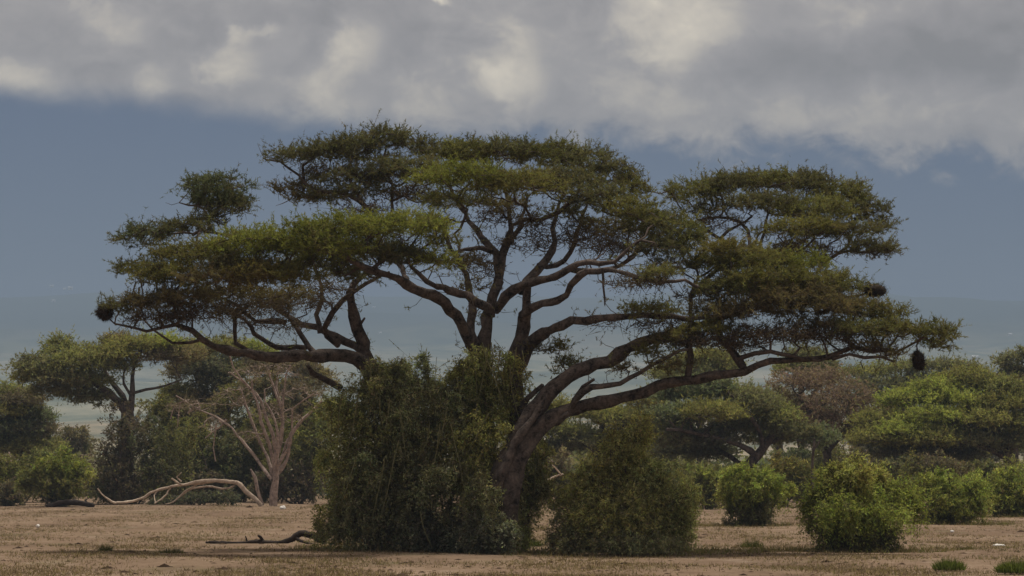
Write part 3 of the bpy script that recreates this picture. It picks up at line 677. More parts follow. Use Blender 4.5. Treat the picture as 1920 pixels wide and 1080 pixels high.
# ----------------------------------------------------------------- background trees
KW = dict(colmul=1.4, rys=1.4, tips_per_m2=15.0, leafscale=1.8, nspur=5, nleaf=10, lwid=0.04, tip_r=0.012, split=True, limb_amp=0.06, stepm=0.7)
FLAT = acacia('acacia_tree', 'flat-topped acacia with layered crown behind the left bush', 206.0, [
  ('trunk', 0.5, [(240,948,0,34),(240,870,0,30),(240,800,0,26),(238,768,0,22)]),
  ('limb', 0.1, [(236,775,0,16),(222,752,0,12),(205,735,-.5,11),(180,720,-1,9),(150,706,-1.5,7),(110,690,-2,5)]),
  ('limb', 0.1, [(240,770,0,13),(228,742,1,10),(212,720,1.5,8),(200,700,2,6),(190,680,2,4)]),
  ('limb', 0.1, [(244,770,0,12),(247,735,0,9),(246,705,0,8),(250,680,0,5),(262,660,0,4)]),
  ('limb', 0.1, [(244,740,0,6),(230,720,-.6,5),(228,705,-.8,4),(235,690,-1,3)]),
  ('limb', 0.1, [(246,738,.5,6),(275,730,1,5),(310,722,1.5,4),(340,712,2,3)])],
  [(112,662,34,24,0,'m'),(70,692,44,20,-1,'d'),(55,706,34,18,-1,'o',.8),(150,684,54,18,-2,'m'),(195,668,52,16,-1,'o'),(215,642,26,10,1,'b'),(250,652,46,13,0,'o'),(300,648,44,13,1,'g'),
   (335,668,50,18,2,'b',.8),(300,672,46,14,1,'t',.6),(120,715,54,16,-1.5,'d'),(165,716,50,14,-1,'m',.8),(95,735,40,14,-1,'d',.7),(180,752,40,14,0,'d',.5),(150,740,40,12,0,'d',.6),(225,690,40,12,0,'m',.6)],
  R_(31), (240, 945), **KW)
bush('thicket', 'brownish thicket wrapped round the trunk of the flat-topped left acacia', 203.0, (250, 946),
  [(240,800,48,44,0,'t'),(215,850,40,60,0,'t'),(280,830,56,50,.5,'d'),(240,900,62,50,-.5,'t'),(300,890,50,50,0,'d'),(200,920,30,30,0,'d'),(330,840,40,60,1,'m'),(190,860,16,60,1,'t',.5)],
  R_(32), n=2400, nleaf=11, leaf=0.2, lw=0.08, shoot=0.8, droop=0.9, nstem=12, fill=0.5, up=0.0, var=0.35)
acacia('acacia_tree', 'grey-green layered acacia cut by the left edge of the picture', 232.0, [
  ('trunk', 0.4, [(40,935,0,20),(42,870,0,17),(38,820,0,14),(30,780,0,9),(20,750,0,5)]),
  ('limb', 0.2, [(40,830,0,10),(60,800,0,8),(80,775,0,5)])],
  [(10,738,46,14,0,'m'),(45,752,40,13,-1,'t'),(20,775,56,16,0,'o'),(70,782,36,15,0,'s',.8),(25,806,60,17,0,'s'),(75,812,34,18,0,'t',.7),(0,835,50,22,0,'s'),(60,842,54,22,0,'m')],
  R_(33), (40, 938), **KW)
acacia('acacia_tree', 'olive acacia crown showing under the lowest left limb of the huge acacia', 228.0, [
  ('trunk', 0.4, [(440,939,0,24),(436,860,0,20),(425,790,0,17),(420,740,0,13),(410,700,0,8)]),
  ('limb', 0.2, [(425,780,0,10),(460,730,0,8),(510,700,0,6),(560,680,0,4)]),
  ('limb', 0.2, [(428,800,0,9),(395,750,0,7),(370,710,0,5),(350,680,0,4)])],
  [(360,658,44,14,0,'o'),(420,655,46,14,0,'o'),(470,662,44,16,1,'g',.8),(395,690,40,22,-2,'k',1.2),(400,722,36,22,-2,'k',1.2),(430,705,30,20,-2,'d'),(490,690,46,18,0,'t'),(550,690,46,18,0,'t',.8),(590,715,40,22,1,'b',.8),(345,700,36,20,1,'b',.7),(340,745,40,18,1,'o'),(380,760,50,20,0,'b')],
  R_(34), (438, 938), **KW)
SPREAD = acacia('acacia_tree', 'spreading dark green acacia with leaning trunk right of the olive bush', 192.0, [
  ('trunk', 0.3, [(1388,950,0,22),(1392,905,0,21),(1405,875,0,20),(1425,852,0,18),(1440,830,0,14),(1455,805,0,10),(1465,780,0,6)]),
  ('limb', 0.2, [(1420,858,0,13),(1390,838,-1,11),(1350,825,-2,9),(1300,812,-3,7),(1250,805,-4,5)]),
  ('limb', 0.2, [(1400,880,0,11),(1375,860,1,9),(1340,840,2,7),(1310,800,2.5,6),(1300,760,3,4)]),
  ('limb', 0.2, [(1432,842,0,11),(1420,800,-1,9),(1400,770,-1.5,7),(1385,745,-2,4)]),
  ('limb', 0.2, [(1440,832,0,9),(1480,815,1,7),(1520,808,2,4)])],
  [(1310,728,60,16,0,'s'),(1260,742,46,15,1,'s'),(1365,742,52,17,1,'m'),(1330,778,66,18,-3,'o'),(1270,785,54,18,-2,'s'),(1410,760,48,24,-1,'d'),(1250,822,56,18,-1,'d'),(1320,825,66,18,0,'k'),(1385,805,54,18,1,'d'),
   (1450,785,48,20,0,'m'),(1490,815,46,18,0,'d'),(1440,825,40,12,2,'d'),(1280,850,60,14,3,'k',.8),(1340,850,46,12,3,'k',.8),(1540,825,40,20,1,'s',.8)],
  R_(35), (1390, 950), **KW)
acacia('bare_tree', 'leafless purplish-brown twiggy tree right of the spreading dark acacia', 204.0, [
  ('trunk', 0.3, [(1550,946,0,20),(1552,890,0,17),(1548,840,0,14),(1545,800,0,10),(1535,760,0,6)]),
  ('limb', 0.2, [(1549,850,0,10),(1580,810,0,8),(1605,780,0,5)]),
  ('limb', 0.2, [(1548,830,0,9),(1520,780,0,7),(1495,740,0,5)])],
  [(1490,722,50,22,0,'p'),(1540,722,54,24,1,'p'),(1590,745,50,24,0,'p'),(1550,765,54,24,-1,'p'),(1535,798,52,22,-1,'p'),(1600,785,44,24,0,'p'),(1630,770,34,20,1,'t'),(1590,820,44,20,0,'t'),(1470,755,40,24,1,'t',.7)],
  R_(36), (1550, 946), bareness=0.25, twigcol=(.13, .088, .07), **{**KW, 'nleaf': 8, 'tips_per_m2': 9})
acacia('acacia_tree', 'dark domed acacia top rising behind the long right limb of the huge acacia', 226.0, [
  ('trunk', 0.4, [(1500,939,0,18),(1502,860,0,16),(1500,780,0,14),(1504,720,0,9)]),
  ('limb', 0.2, [(1502,770,0,9),(1530,735,0,6),(1550,710,0,4)])],
  [(1510,672,40,15,0,'d'),(1530,690,42,15,-1,'d'),(1490,692,36,13,0,'m'),(1540,712,36,14,-1,'d'),(1510,715,34,12,0,'k',.8)],
  R_(37), (1500, 939), **KW)
BROAD = acacia('acacia_tree', 'broad layered green acacia with bright pads at the right', 200.0, [
  ('trunk', 0.4, [(1890,948,0,24),(1893,890,0,21),(1888,850,0,18),(1870,815,0,13),(1850,780,0,8)]),
  ('limb', 0.2, [(1890,860,0,13),(1840,835,-1,10),(1780,822,-2,8),(1720,815,-2.5,6),(1670,812,-3,4)]),
  ('limb', 0.2, [(1870,818,0,10),(1820,790,0,8),(1770,775,0,6),(1730,765,0,4)]),
  ('limb', 0.2, [(1892,850,0,12),(1920,810,1,9),(1940,780,1,6),(1950,750,1,4)])],
  [(1815,712,56,16,2,'o'),(1755,728,48,13,1,'g'),(1870,730,52,18,1,'m'),(1700,752,56,14,1,'g'),(1780,752,56,16,0,'g'),(1860,762,60,18,0,'o'),(1920,760,52,22,1,'m'),(1750,785,66,15,-1,'g'),(1835,790,66,17,-1,'o'),(1905,800,54,20,0,'m'),
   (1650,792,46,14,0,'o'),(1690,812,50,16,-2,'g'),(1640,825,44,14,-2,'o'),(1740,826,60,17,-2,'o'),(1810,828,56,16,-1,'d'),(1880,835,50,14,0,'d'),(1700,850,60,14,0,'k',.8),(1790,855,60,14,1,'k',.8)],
  R_(38), (1890, 948), **KW)
acacia('acacia_tree', 'thin flat-crowned acacia far behind, under the right tip of the huge acacia', 275.0, [
  ('trunk', 0.4, [(1705,928,0,14),(1706,850,0,12),(1704,770,0,10),(1700,725,0,7)]),
  ('limb', 0.2, [(1705,770,0,8),(1740,730,0,6),(1790,705,0,4)]),
  ('limb', 0.2, [(1705,780,0,8),(1660,740,0,6),(1620,715,0,4)])],
  [(1620,702,44,10,0,'o'),(1675,694,46,10,0,'m'),(1735,690,44,9,0,'d'),(1790,688,42,9,0,'d',.9),(1825,694,22,6,0,'d',.8),(1640,722,50,12,-1,'d'),(1720,718,50,12,0,'d'),(1780,712,36,9,0,'d',.7),(1630,748,44,13,0,'s',.8),(1690,742,40,12,0,'d',.8)],
  R_(39), (1705, 928), **{**KW, 'leafscale': 2.3, 'tips_per_m2': 6})
acacia('acacia_tree', 'sparse dark tree at the right edge behind the layered green acacia', 262.0, [
  ('trunk', 0.5, [(1905,932,0,12),(1903,840,0,11),(1900,760,0,9),(1896,710,0,6)]),
  ('limb', 0.2, [(1901,760,0,7),(1920,710,0,5),(1930,670,0,3)])],
  [(1890,680,24,11,0,'d',.8),(1905,702,24,11,0,'d'),(1885,712,20,9,0,'d',.7),(1930,668,24,12,0,'d',.8),(1915,730,30,14,0,'t',.8)],
  R_(40), (1905, 932), **{**KW, 'leafscale': 2.2})
acacia('acacia_tree', 'low green acacia glimpsed beneath the two lowest right limbs of the huge acacia', 215.0, [
  ('trunk', 0.4, [(1120,943,0,18),(1122,880,0,16),(1125,830,0,12),(1130,790,0,8)]),
  ('limb', 0.2, [(1123,840,0,9),(1170,800,0,7),(1210,770,0,4)]),
  ('limb', 0.2, [(1123,850,0,9),(1080,820,0,7),(1050,800,0,4)])],
  [(1120,778,50,14,0,'o'),(1210,758,38,16,0,'y',.9),(1165,790,46,15,-1,'o'),(1060,812,46,14,0,'m'),(1100,835,56,16,0,'d'),(1230,790,46,18,0,'o'),(1050,760,22,12,0,'o',.8),(1030,850,40,18,0,'d'),(1150,830,56,18,0,'m'),(1030,800,30,16,0,'o',.7)],
  R_(41), (1120, 943), **KW)
acacia('acacia_tree', 'pale green acacia pad far off, seen between the right limbs of the huge acacia', 252.0, [
  ('trunk', 0.4, [(1310,934,0,14),(1312,850,0,13),(1312,770,0,11),(1316,710,0,8)]),
  ('limb', 0.2, [(1313,760,0,7),(1280,720,0,5),(1255,700,0,3)])],
  [(1330,674,44,11,0,'o'),(1290,684,36,11,0,'m'),(1355,690,36,11,0,'o'),(1260,702,40,12,0,'m'),(1320,700,50,11,0,'m')],
  R_(42), (1310, 934), **{**KW, 'leafscale': 2.2})

# more acacias further back: copies with their parts
def copy_tree(src, label, x, D, sc, rz):
    c = src.copy(); COL.objects.link(c)
    p = W(x, HOR, D); c.location = (p[0], D, float(terrain_h(p[0], D)) - 0.2); c.scale = (sc, sc, sc); c.rotation_euler = (0, 0, math.radians(rz))
    c['label'] = label; c['group'] = 'acacias far behind the plain'
    for ch in src.children:
        q = ch.copy(); COL.objects.link(q); q.parent = c
for a in [(SPREAD, 'far acacia filling the gap between the olive bush and the spreading dark acacia', 1235, 262, .95, 40),
          (BROAD, 'far acacia crown between the leafless purplish tree and the layered green acacia', 1640, 285, .95, 160),
          (FLAT, 'far acacia crown behind the leafless purplish tree', 1460, 290, .85, 200),
          (SPREAD, 'far acacia crown behind the right half of the layered green acacia', 1830, 300, 1.0, 120),
          (BROAD, 'far acacia crown at the left edge behind the grey-green acacia', -30, 300, .8, 80),
          (FLAT, 'far acacia crown showing right beside the olive crown under the lowest left limb', 560, 310, .85, 150),
          (SPREAD, 'far acacia right of the dark thicket, behind the low green acacia', 1080, 300, .8, 250)]:
    copy_tree(*a)

# dead bare tree at the left
DEAD = 197.0
dt = [('trunk', 0.6, [(512,948,0,11.8),(514,900,0,9.8),(514,870,0,8.4),(512,835,0,6.9),(506,800,0,5.4),(494,765,0,4.5),(478,735,0,3.4),(455,715,0,2.4),(430,698,0,2.0)]),
 ('limb', 0.3, [(514,870,0,6.4),(526,820,0,4.9),(530,780,0,4.0),(522,745,0,3.4),(512,715,0,3.0),(500,690,0,2.0)]),
 ('limb', 0.3, [(516,865,.5,5.8),(533,810,.8,4.5),(530,760,1,3.4),(518,725,1,3.0),(521,700,1,2.0),(526,688,1,1.8)]),
 ('limb', 0.3, [(528,780,0,3.4),(534,740,-.3,3.0),(540,705,-.5,2.4),(545,685,-.6,1.8)]),
 ('limb', 0.3, [(518,880,-.4,4.9),(540,830,-.8,4.0),(545,790,-1,3.0),(548,765,-1.2,2.4),(570,748,-1.3,2.0),(588,738,-1.4,1.8)]),
 ('limb', 0.3, [(520,890,.4,5.8),(538,845,.8,4.9),(548,810,1,4.9),(565,785,1.2,4.5),(585,765,1.4,4.0),(603,752,1.6,2.4)]),
 ('limb', 0.3, [(510,900,0,5.8),(490,870,.6,4.9),(465,835,1,4.5),(445,810,1.3,4.0),(425,785,1.5,3.4),(400,772,1.7,3.0),(375,765,1.9,2.4),(345,750,2,2.0),(330,742,2,1.8)]),
 ('limb', 0.3, [(425,786,1.5,3.0),(408,800,1.6,2.4),(395,810,1.7,2.0),(385,822,1.8,1.8)]),
 ('limb', 0.3, [(405,796,1.6,2.4),(405,818,1.6,2.0),(403,840,1.6,1.8),(404,865,1.6,1.8)]),
 ('limb', 0.3, [(375,766,1.9,2.4),(372,752,1.9,2.0),(360,768,2,1.8),(352,775,2,1.8)]),
 ('limb', 0.3, [(345,752,2,2.0),(330,758,2,2.0),(322,770,2,1.8),(320,785,2,1.8)]),
 ('limb', 0.3, [(338,756,2,2.0),(335,775,2,1.8),(333,800,2,1.8)]),
 ('limb', 0.3, [(480,738,0,3.0),(450,708,-.3,2.4),(435,688,-.5,2.4),(430,665,-.6,2.0)]),
 ('limb', 0.3, [(492,948,0,5.8),(484,920,0,4.9),(477,895,0,4.5),(470,880,0,3.0)]),
 ('limb', 0.3, [(513,900,.3,6.3),(498,850,.6,4.8),(478,800,.9,4.0),(462,760,1.1,3.2),(452,730,1.2,2.4)]),
 ('limb', 0.3, [(515,880,-.5,5.5),(505,830,-1,4.8),(488,785,-1.2,4.0),(484,750,-1.3,3.2),(472,715,-1.4,2.4)]),
 ('limb', 0.3, [(516,875,-.8,4.8),(522,830,-1.4,4.0),(515,790,-1.6,3.2),(500,755,-1.7,2.4),(496,730,-1.8,1.8)]),
 ('limb', 0.3, [(518,895,.8,4.8),(530,850,1.3,4.0),(540,820,1.5,3.2),(560,800,1.6,2.4)])]
acacia('dead_tree', 'bare dead tree with pale pinkish branches fanned out, beside the fallen tree', DEAD, dt,
  [(500,700,60,22,0,'w',.8),(560,740,40,26,0,'w',.9),(350,765,40,20,1.8,'w',.9),(440,750,44,30,.8,'w',.9),(520,780,44,40,0,'w',.9),(480,820,40,30,0,'w',.6),(400,800,30,20,1.6,'w',.9)],
  R_(43), (512, 946), bark=MPINK, twig=MPINK, bareness=0.0, twigcol=(.26, .20, .165), lthick=1.25, tips_per_m2=7, leafscale=1.2, tip_r=0.018, limb_amp=0.10, wig=0.2, stepm=0.6, split=False)
# ----------------------------------------------------------------- belt of shrubs behind the plain
SHRUBS = [
 # label, D, base x, lumps
 ('brown-green scrub at the foot of the dead tree, left of the dark thicket', 212, 560, [(545,830,50,50,0,'o'),(590,850,44,60,0,'m'),(560,900,60,44,-.5,'t'),(600,790,30,40,.5,'o',.7),(500,915,40,30,0,'t')]),
 ('dark scrub behind the bare dead tree', 216, 450, [(430,850,60,50,0,'d'),(480,830,50,60,.5,'o'),(400,880,60,50,0,'m'),(460,900,60,40,-.3,'d'),(370,830,40,50,.5,'o')]),
 ('grey-green scrub between the thicketed trunk and the fallen tree', 214, 350, [(345,870,44,46,0,'d'),(320,900,40,36,0,'m'),(380,905,50,34,0,'t'),(350,820,40,40,1,'o')]),
 ('tall brown scrub tree behind the fanned branches of the dead tree', 222, 520, [(500,720,56,26,0,'b'),(560,730,50,30,0,'t'),(450,740,50,30,.5,'o'),(590,770,36,44,0,'o'),(530,780,64,40,-.5,'b'),(460,800,56,40,0,'o'),(390,770,40,30,.5,'b'),(560,840,60,50,0,'o'),(480,860,60,50,0,'t')]),
 ('olive scrub tree behind the thicketed trunk of the flat-topped acacia', 224, 330, [(300,760,44,24,0,'o'),(345,770,40,26,0,'b'),(310,800,50,36,0,'o'),(360,820,40,40,0,'d'),(330,860,50,44,0,'m')]),
 ('dark low brush under the arch of the pale fallen tree', 199.5, 360, [(350,932,50,12,0,'k'),(410,928,44,14,0,'k'),(300,938,34,8,0,'k')]),
 ('grey-green scrub closing the gap under the leafless purplish tree', 218, 1540, [(1490,850,44,20,0,'s'),(1550,848,50,24,0,'o'),(1605,856,44,22,0,'t'),(1540,880,70,24,0,'d')]),
 ('low green scrub at the far left behind the left bush', 218, 40, [(30,880,44,28,0,'o'),(75,860,40,26,1,'m'),(20,905,40,28,-.3,'g',.8),(70,900,40,28,0,'m'),(0,870,30,30,0,'o')]),
 ('dry pale scrub at the left edge of the picture', 196, 18, [(10,915,36,20,0,'t'),(30,925,28,14,0,'t'),(14,935,32,10,0,'k')]),
 ('small round brown tree seen through the gap left of the flat-topped acacia', 300, 140, [(140,812,32,18,0,'b'),(120,828,30,20,0,'t'),(160,832,28,22,0,'b'),(140,855,44,24,0,'m')]),
 ('yellow-olive scrub behind the small bright green bush', 185, 1470, [(1470,870,44,24,0,'y',.8),(1500,880,44,26,0,'o'),(1450,900,50,26,0,'o'),(1510,915,46,28,0,'m')]),
 ('green scrub between the olive bush and the small bright green bush', 178, 1330, [(1320,895,36,28,0,'g'),(1345,905,34,26,0,'o'),(1325,930,40,22,0,'m'),(1300,900,30,26,0,'m')]),
 ('brownish scrub mound behind the broad green right bush', 182, 1750, [(1750,862,48,18,0,'t'),(1720,875,40,20,0,'o'),(1790,878,44,20,0,'b'),(1750,895,60,26,0,'m')]),
 ('scrub behind the bright yellow-green bush, on its right', 186, 1680, [(1670,875,40,24,0,'d'),(1690,900,40,28,0,'m'),(1650,905,40,28,0,'o')]),
 ('scrub behind the bush at the right edge', 190, 1870, [(1850,875,44,18,0,'m'),(1900,872,44,20,0,'o'),(1870,900,60,30,0,'d')]),
 ('dry brown scrub in the gap right of the dark thicket', 176, 1035, [(1040,870,34,30,0,'t'),(1020,895,30,26,0,'b'),(1055,905,40,30,0,'d'),(1010,925,26,22,0,'t',.7)]),
 ('dark scrub behind the olive bush', 200, 1200, [(1180,870,60,34,0,'d'),(1250,875,50,32,0,'m'),(1220,910,70,30,0,'d'),(1130,890,50,34,0,'m')]),
 ('scrub below the spreading dark acacia', 204, 1390, [(1370,895,44,26,0,'m'),(1420,905,40,22,0,'o'),(1390,920,50,22,0,'d')]),
 ('scrub below the leafless purplish tree', 207, 1580, [(1560,890,44,26,0,'m'),(1610,900,46,28,0,'o'),(1580,920,50,24,0,'d')]),
]
for i, (lab, D, bx_, lm) in enumerate(SHRUBS):
    area = sum(l[2] * l[3] for l in lm) * (D / FPX) ** 2
    bush('shrub', lab, float(D), (bx_, 0), lm, R_(60 + i), n=int(140 * area + 150), nleaf=10, leaf=0.2, lw=0.09, shoot=0.8, droop=0.6, nstem=6,
         fill=0.5, up=0.1, var=0.33, category='shrub', group='shrubs behind the plain')

# far line of shrubs that closes the plain, reads as one mass
rr_ = R_(90)
n = 700
Yd = rr_.uniform(235, 420, n); Xd = rr_.uniform(-0.24, 0.24, n) * Yd
hgt = rr_.uniform(1.0, 3.6, n) * (1 + 0.4 * np.sin(Xd * 0.1))
far = Acc()
for i in range(n):
    k = int(60 + 30 * hgt[i])
    d = unit(rr_.normal(0, 1, (k, 3))); q = rr_.uniform(0.5, 1.05, k)
    p = np.array([Xd[i], Yd[i], hgt[i] * 0.5]) + d * q[:, None] * np.array([hgt[i] * 0.75, hgt[i] * 0.75, hgt[i] * 0.52])
    c = np.array(PAL['omdbst'[i % 6]]) * rr_.uniform(0.7, 1.3)
    v_ = tri_leaves(p, unit(rr_.normal(0, 1, (k, 3))), rr_.uniform(0.4, 0.8, k), rr_.uniform(0.25, 0.45, k), rr_)
    far.add(v_, np.arange(len(v_)).reshape(-1, 3), np.tile(c, (k, 1)) * rr_.uniform(0.7, 1.3, (k, 1)))
tag(far.obj('far_scrub', MLEAF, None), 'far-off scrub closing the plain behind the trees', 'scrub', kind='stuff')

# ----------------------------------------------------------------- dead wood
def wood(name, label, D, pieces, mat, r, cat='log', base_px=None, amp=0.03, step=0.25, twig_n=0, group=None, thick=1.0):
    b = base_px or pieces[0][1][0][:2]; base = W(b[0], b[1], D); base[2] = 0
    root = thing(name, base, label, cat, group)
    for part, pts in pieces:
        P = [W(p[0], p[1], D + p[2]) for p in pts]; Rr = [p[3] * D / FPX / 2 * thick for p in pts]
        Q, S = wiggly(P, Rr, step, amp, r)
        a = Acc(); tube(a, Q, S, 10, 0.09, r); a.obj(part, mat, root, True, base)
    return root

FD = 196.5
wood('fallen_tree', 'pale arched fallen dead tree lying in front of the left scrub', FD, [
  ('trunk', [(490,948,0,13),(478,934,0,14),(465,924,0,14),(448,912,0,14),(428,905,0,13),(402,901,0,12),(375,902,0,11),(350,904,0,9),(335,903,0,7),(322,897,0,5)]),
  ('branch', [(400,902,.2,9),(365,909,.4,9),(330,914,.5,8),(300,917,.6,8),(284,924,.6,8),(265,934,.5,8),(240,940,.4,8),(218,942,.3,7),(203,935,.2,5),(190,926,.1,4),(183,916,0,3)]),
  ('branch', [(340,903,0,5),(332,893,-.2,4),(340,886,-.3,2)]),
  ('branch', [(320,915,.5,5),(305,930,.2,5),(290,944,0,4)]),
  ('branch', [(296,920,.6,4),(290,930,.3,4),(292,944,0,3)]),
  ('branch', [(370,908,.4,6),(345,925,.8,5),(325,938,1,4),(310,945,1,3)]),
  ('branch', [(440,910,0,5),(415,915,.6,6),(390,913,.9,6),(360,918,1.2,5),(340,930,1.3,4)]),
  ('branch', [(280,938,.4,4),(270,945,.2,3)])], MPALE, R_(71), 'log', amp=0.06, thick=0.62)
wood('fallen_branch', 'dark crooked dead branch on the ground left of the big thicket', 96.0, [
  ('branch', [(612,1017,0,13),(596,1008,0,13),(580,1002,0,13),(564,1000,0,12),(552,1006,0,12),(540,1013,0,11),(518,1017,0,9),(490,1015,0,9),(462,1017,0,7),(430,1018,0,6),(405,1017,0,5),(386,1017,0,4)]),
  ('twig', [(494,1015,0,6),(488,1008,-.1,6),(484,1004,-.2,4)]),
  ('twig', [(463,1016,0,4),(461,1009,0,3),(460,1005,0,2)]),
  ('twig', [(430,1018,0,4),(410,1014,.3,3),(392,1015,.5,2)]),
  ('twig', [(552,1007,0,6),(570,1016,-.3,5),(590,1021,-.5,4)])], MCHAR, R_(72), 'branch', amp=0.02, step=0.12)
wood('fallen_log', 'short dark log on the ground beneath the left bush', 190.0, [
  ('trunk', [(88,949,0,9),(110,944,0,10),(140,943,0,11),(168,946,0,10),(176,948,0,7)]),
  ('branch', [(165,946,0,5),(160,938,.2,4),(166,934,.3,2)])], MCHAR, R_(73), 'log')
wood('dead_branch', 'pale bare crooked branch in the gap right of the dark thicket', 150.0, [
  ('branch', [(1003,968,0,5),(1005,928,0,5),(1014,912,0,5),(1026,901,0,5),(1040,893,0,4),(1056,889,0,3)]),
  ('twig', [(1052,890,0,3),(1044,880,-.2,3),(1036,872,-.3,2)])], MPALE, R_(74), 'branch')
wood('dead_snag', 'thin dark dead snag standing below the leafless purplish tree', 183.0, [
  ('trunk', [(1524,954,0,8),(1523,900,0,7),(1525,860,0,7),(1526,835,0,8),(1527,822,0,4)]),
  ('branch', [(1526,845,0,4),(1534,832,0,3),(1538,824,0,2)])], MBARK, R_(75), 'tree', thick=0.7)
wood('dead_snag', 'short pale bare stick at the far left above the scrub', 222.0, [
  ('trunk', [(24,941,0,4),(23,900,0,4),(20,865,0,4),(17,848,0,3)]), ('branch', [(22,880,0,3),(12,868,0,2),(10,858,0,2)])], MPALE, R_(76), 'stick')
wood('fallen_branch', 'dark straight dead pole lying at the foot of the nearest bright bush', 88.0, [
  ('branch', [(1560,1036,-.9,6),(1600,1034,-1,6),(1650,1033,-1,5),(1690,1037,-.9,3)]), ('twig', [(1600,1034,-1,4),(1597,1029,-1.1,4),(1596,1025,-1.1,2)]),
  ('twig', [(1560,1036,-.9,4),(1545,1040,-1.2,3),(1530,1034,-1.3,3),(1512,1033,-1.3,2)])], MCHAR, R_(77), 'branch', amp=0.02)

# ----------------------------------------------------------------- nests hanging in the huge acacia
def nest(label, D, x, y, rx, ry, r, tilt=0.0, n=900, stalk=None):
    c = W(x, y, D); s = D / FPX
    root = thing('bird_nest', c, label, 'nest')
    a = Acc()
    u, v2 = np.meshgrid(np.linspace(0, 2 * math.pi, 17)[:-1], np.linspace(0.06, math.pi - 0.06, 11))
    k = 1 + 0.12 * r.normal(0, 1, u.shape) * 0.7
    P = np.stack([np.sin(v2) * np.cos(u) * rx * s * k, np.sin(v2) * np.sin(u) * rx * s * k, np.cos(v2) * ry * s * k], -1)
    ct, sn = math.cos(tilt), math.sin(tilt)
    Rm = np.array([[ct, 0, sn], [0, 1, 0], [-sn, 0, ct]])
    P = P.reshape(-1, 3) @ Rm.T
    i = np.arange(10)[:, None] * 16; j = np.arange(16)[None]; j2 = (j + 1) % 16
    a.add(P * 0.85, np.stack([i + j, i + j2, i + 16 + j2, i + 16 + j], -1).reshape(-1, 4))
    a.obj('body', MNEST, root, True)
    d = unit(r.normal(0, 1, (n, 3))); p = (d * np.array([rx, rx, ry]) * s * 0.8) @ Rm.T
    g = unit(d + r.normal(0, 0.9, (n, 3)) + (0, 0, -0.2))
    L = Acc(); vv = tri_leaves(p, g, r.uniform(0.06, 0.17, n), np.full(n, 0.018), r)
    L.add(vv, np.arange(len(vv)).reshape(-1, 3), np.tile(np.array([.05, .036, .027]), (n, 1)) * r.uniform(0.5, 1.6, (n, 1)))
    L.obj('loose_straws', MLEAF, root)['kind'] = 'stuff'
    if stalk:
        k_ = Acc(); Q, S = wiggly([np.array([0, 0, ry * s * 0.6]), np.array([-.05, 0, ry * s * 1.3]), np.array(stalk)], [0.03, 0.02, 0.015], 0.12, 0.01, r)
        tube(k_, Q, S, 5, 0.05, r); k_.obj('stalk', MTWIG, root, True)
nest('dark round twig nest at the far left tip of the huge acacia', 86.0, 197, 586, 18, 16, R_(81))
nest('dark flattened twig nest standing out at the right of the huge acacia', 86.7, 1640, 545, 24, 13, R_(82))
nest('long bag-shaped nest hanging under the right tip of the huge acacia', 85.4, 1722, 676, 13, 21, R_(83), tilt=-0.25, stalk=(.1, .1, .75))

# ----------------------------------------------------------------- pale stones and scraps on the ground
MST, t = material('pale_stone')
co = t.n('ShaderNodeTexCoord').outputs['Object']; f_, _ = t.noise(co, 6, 4, 0.6)
p_ = t.n('ShaderNodeBsdfPrincipled'); t.put(p_.inputs[0], t.ramp(f_, [(0.3, (.45, .40, .34)), (0.6, (.78, .75, .70))])); p_.inputs['Roughness'].default_value = 0.9
finish(t, p_.outputs[0])
def stone(label, x, y, w_, h_, r, mat=None, name='pale_stone', cat='stone'):
    D = depth_at(y + h_ / 2); c = W(x, y, D); s = D / FPX
    u, v2 = np.meshgrid(np.linspace(0, 2 * math.pi, 11)[:-1], np.linspace(0.1, math.pi - 0.1, 7))
    k = 1 + 0.16 * r.normal(0, 1, u.shape)
    P = np.stack([np.sin(v2) * np.cos(u) * w_ / 2 * s * k, np.sin(v2) * np.sin(u) * w_ / 2 * s * 0.8 * k, (np.cos(v2)) * h_ / 2 * s * k], -1).reshape(-1, 3)
    i = np.arange(6)[:, None] * 10; j = np.arange(10)[None]; j2 = (j + 1) % 10
    q = np.stack([i + j, i + j2, i + 10 + j2, i + 10 + j], -1).reshape(-1, 4)
    top, bot = np.arange(10), np.arange(60, 70)
    o = mesh_obj(name, P, q, mat or MST, None, None, True); o.location = (c[0], c[1], h_ / 2 * s * 0.8)
    return tag(o, label, cat)
stone('small white stone on the open ground at the left', 71, 986, 8, 7, R_(101))
stone('white stone at the foot of the dead tree', 530, 952, 12, 8, R_(102))
stone('small white stone below the broad green right bush', 1785, 996, 7, 5, R_(103))
stone('flat white stone on the ground at the right', 1872, 1023, 22, 7, R_(104))

# ----------------------------------------------------------------- grass tussocks that stand out
def tussock(label, x, y, w_, h_, r, col=(.12, .14, .04), n=1200):
    D = depth_at(y); c = W(x, y, D); c[2] = 0; s = D / FPX
    root = thing('grass_tussock', c, label, 'grass', 'green tussocks on the dry plain')
    q = np.sqrt(r.random(n)); u = r.uniform(0, 6.283, n)
    b = np.stack([q * np.cos(u) * w_ / 2 * s, q * np.sin(u) * w_ / 2 * s * 0.8, np.zeros(n)], 1)
    d = unit(np.stack([b[:, 0] * 0.5, b[:, 1] * 0.5, np.full(n, 0.8)], 1) + r.normal(0, 0.28, (n, 3)))
    L = h_ * s * (1.1 - 0.5 * q) * r.uniform(0.5, 1.2, n)
    a = Acc(); v_ = tri_leaves(b, d, L, np.full(n, 0.022), r)
    a.add(v_, np.arange(len(v_)).reshape(-1, 3), np.clip(np.array(col) * r.uniform(0.5, 1.5, (n, 1)), 0, 1))
    o = a.obj('blades', MLEAF, root); o['kind'] = 'stuff'
tussock('green grass tussock low at the right, on bare ground', 1780, 1069, 58, 26, R_(111))
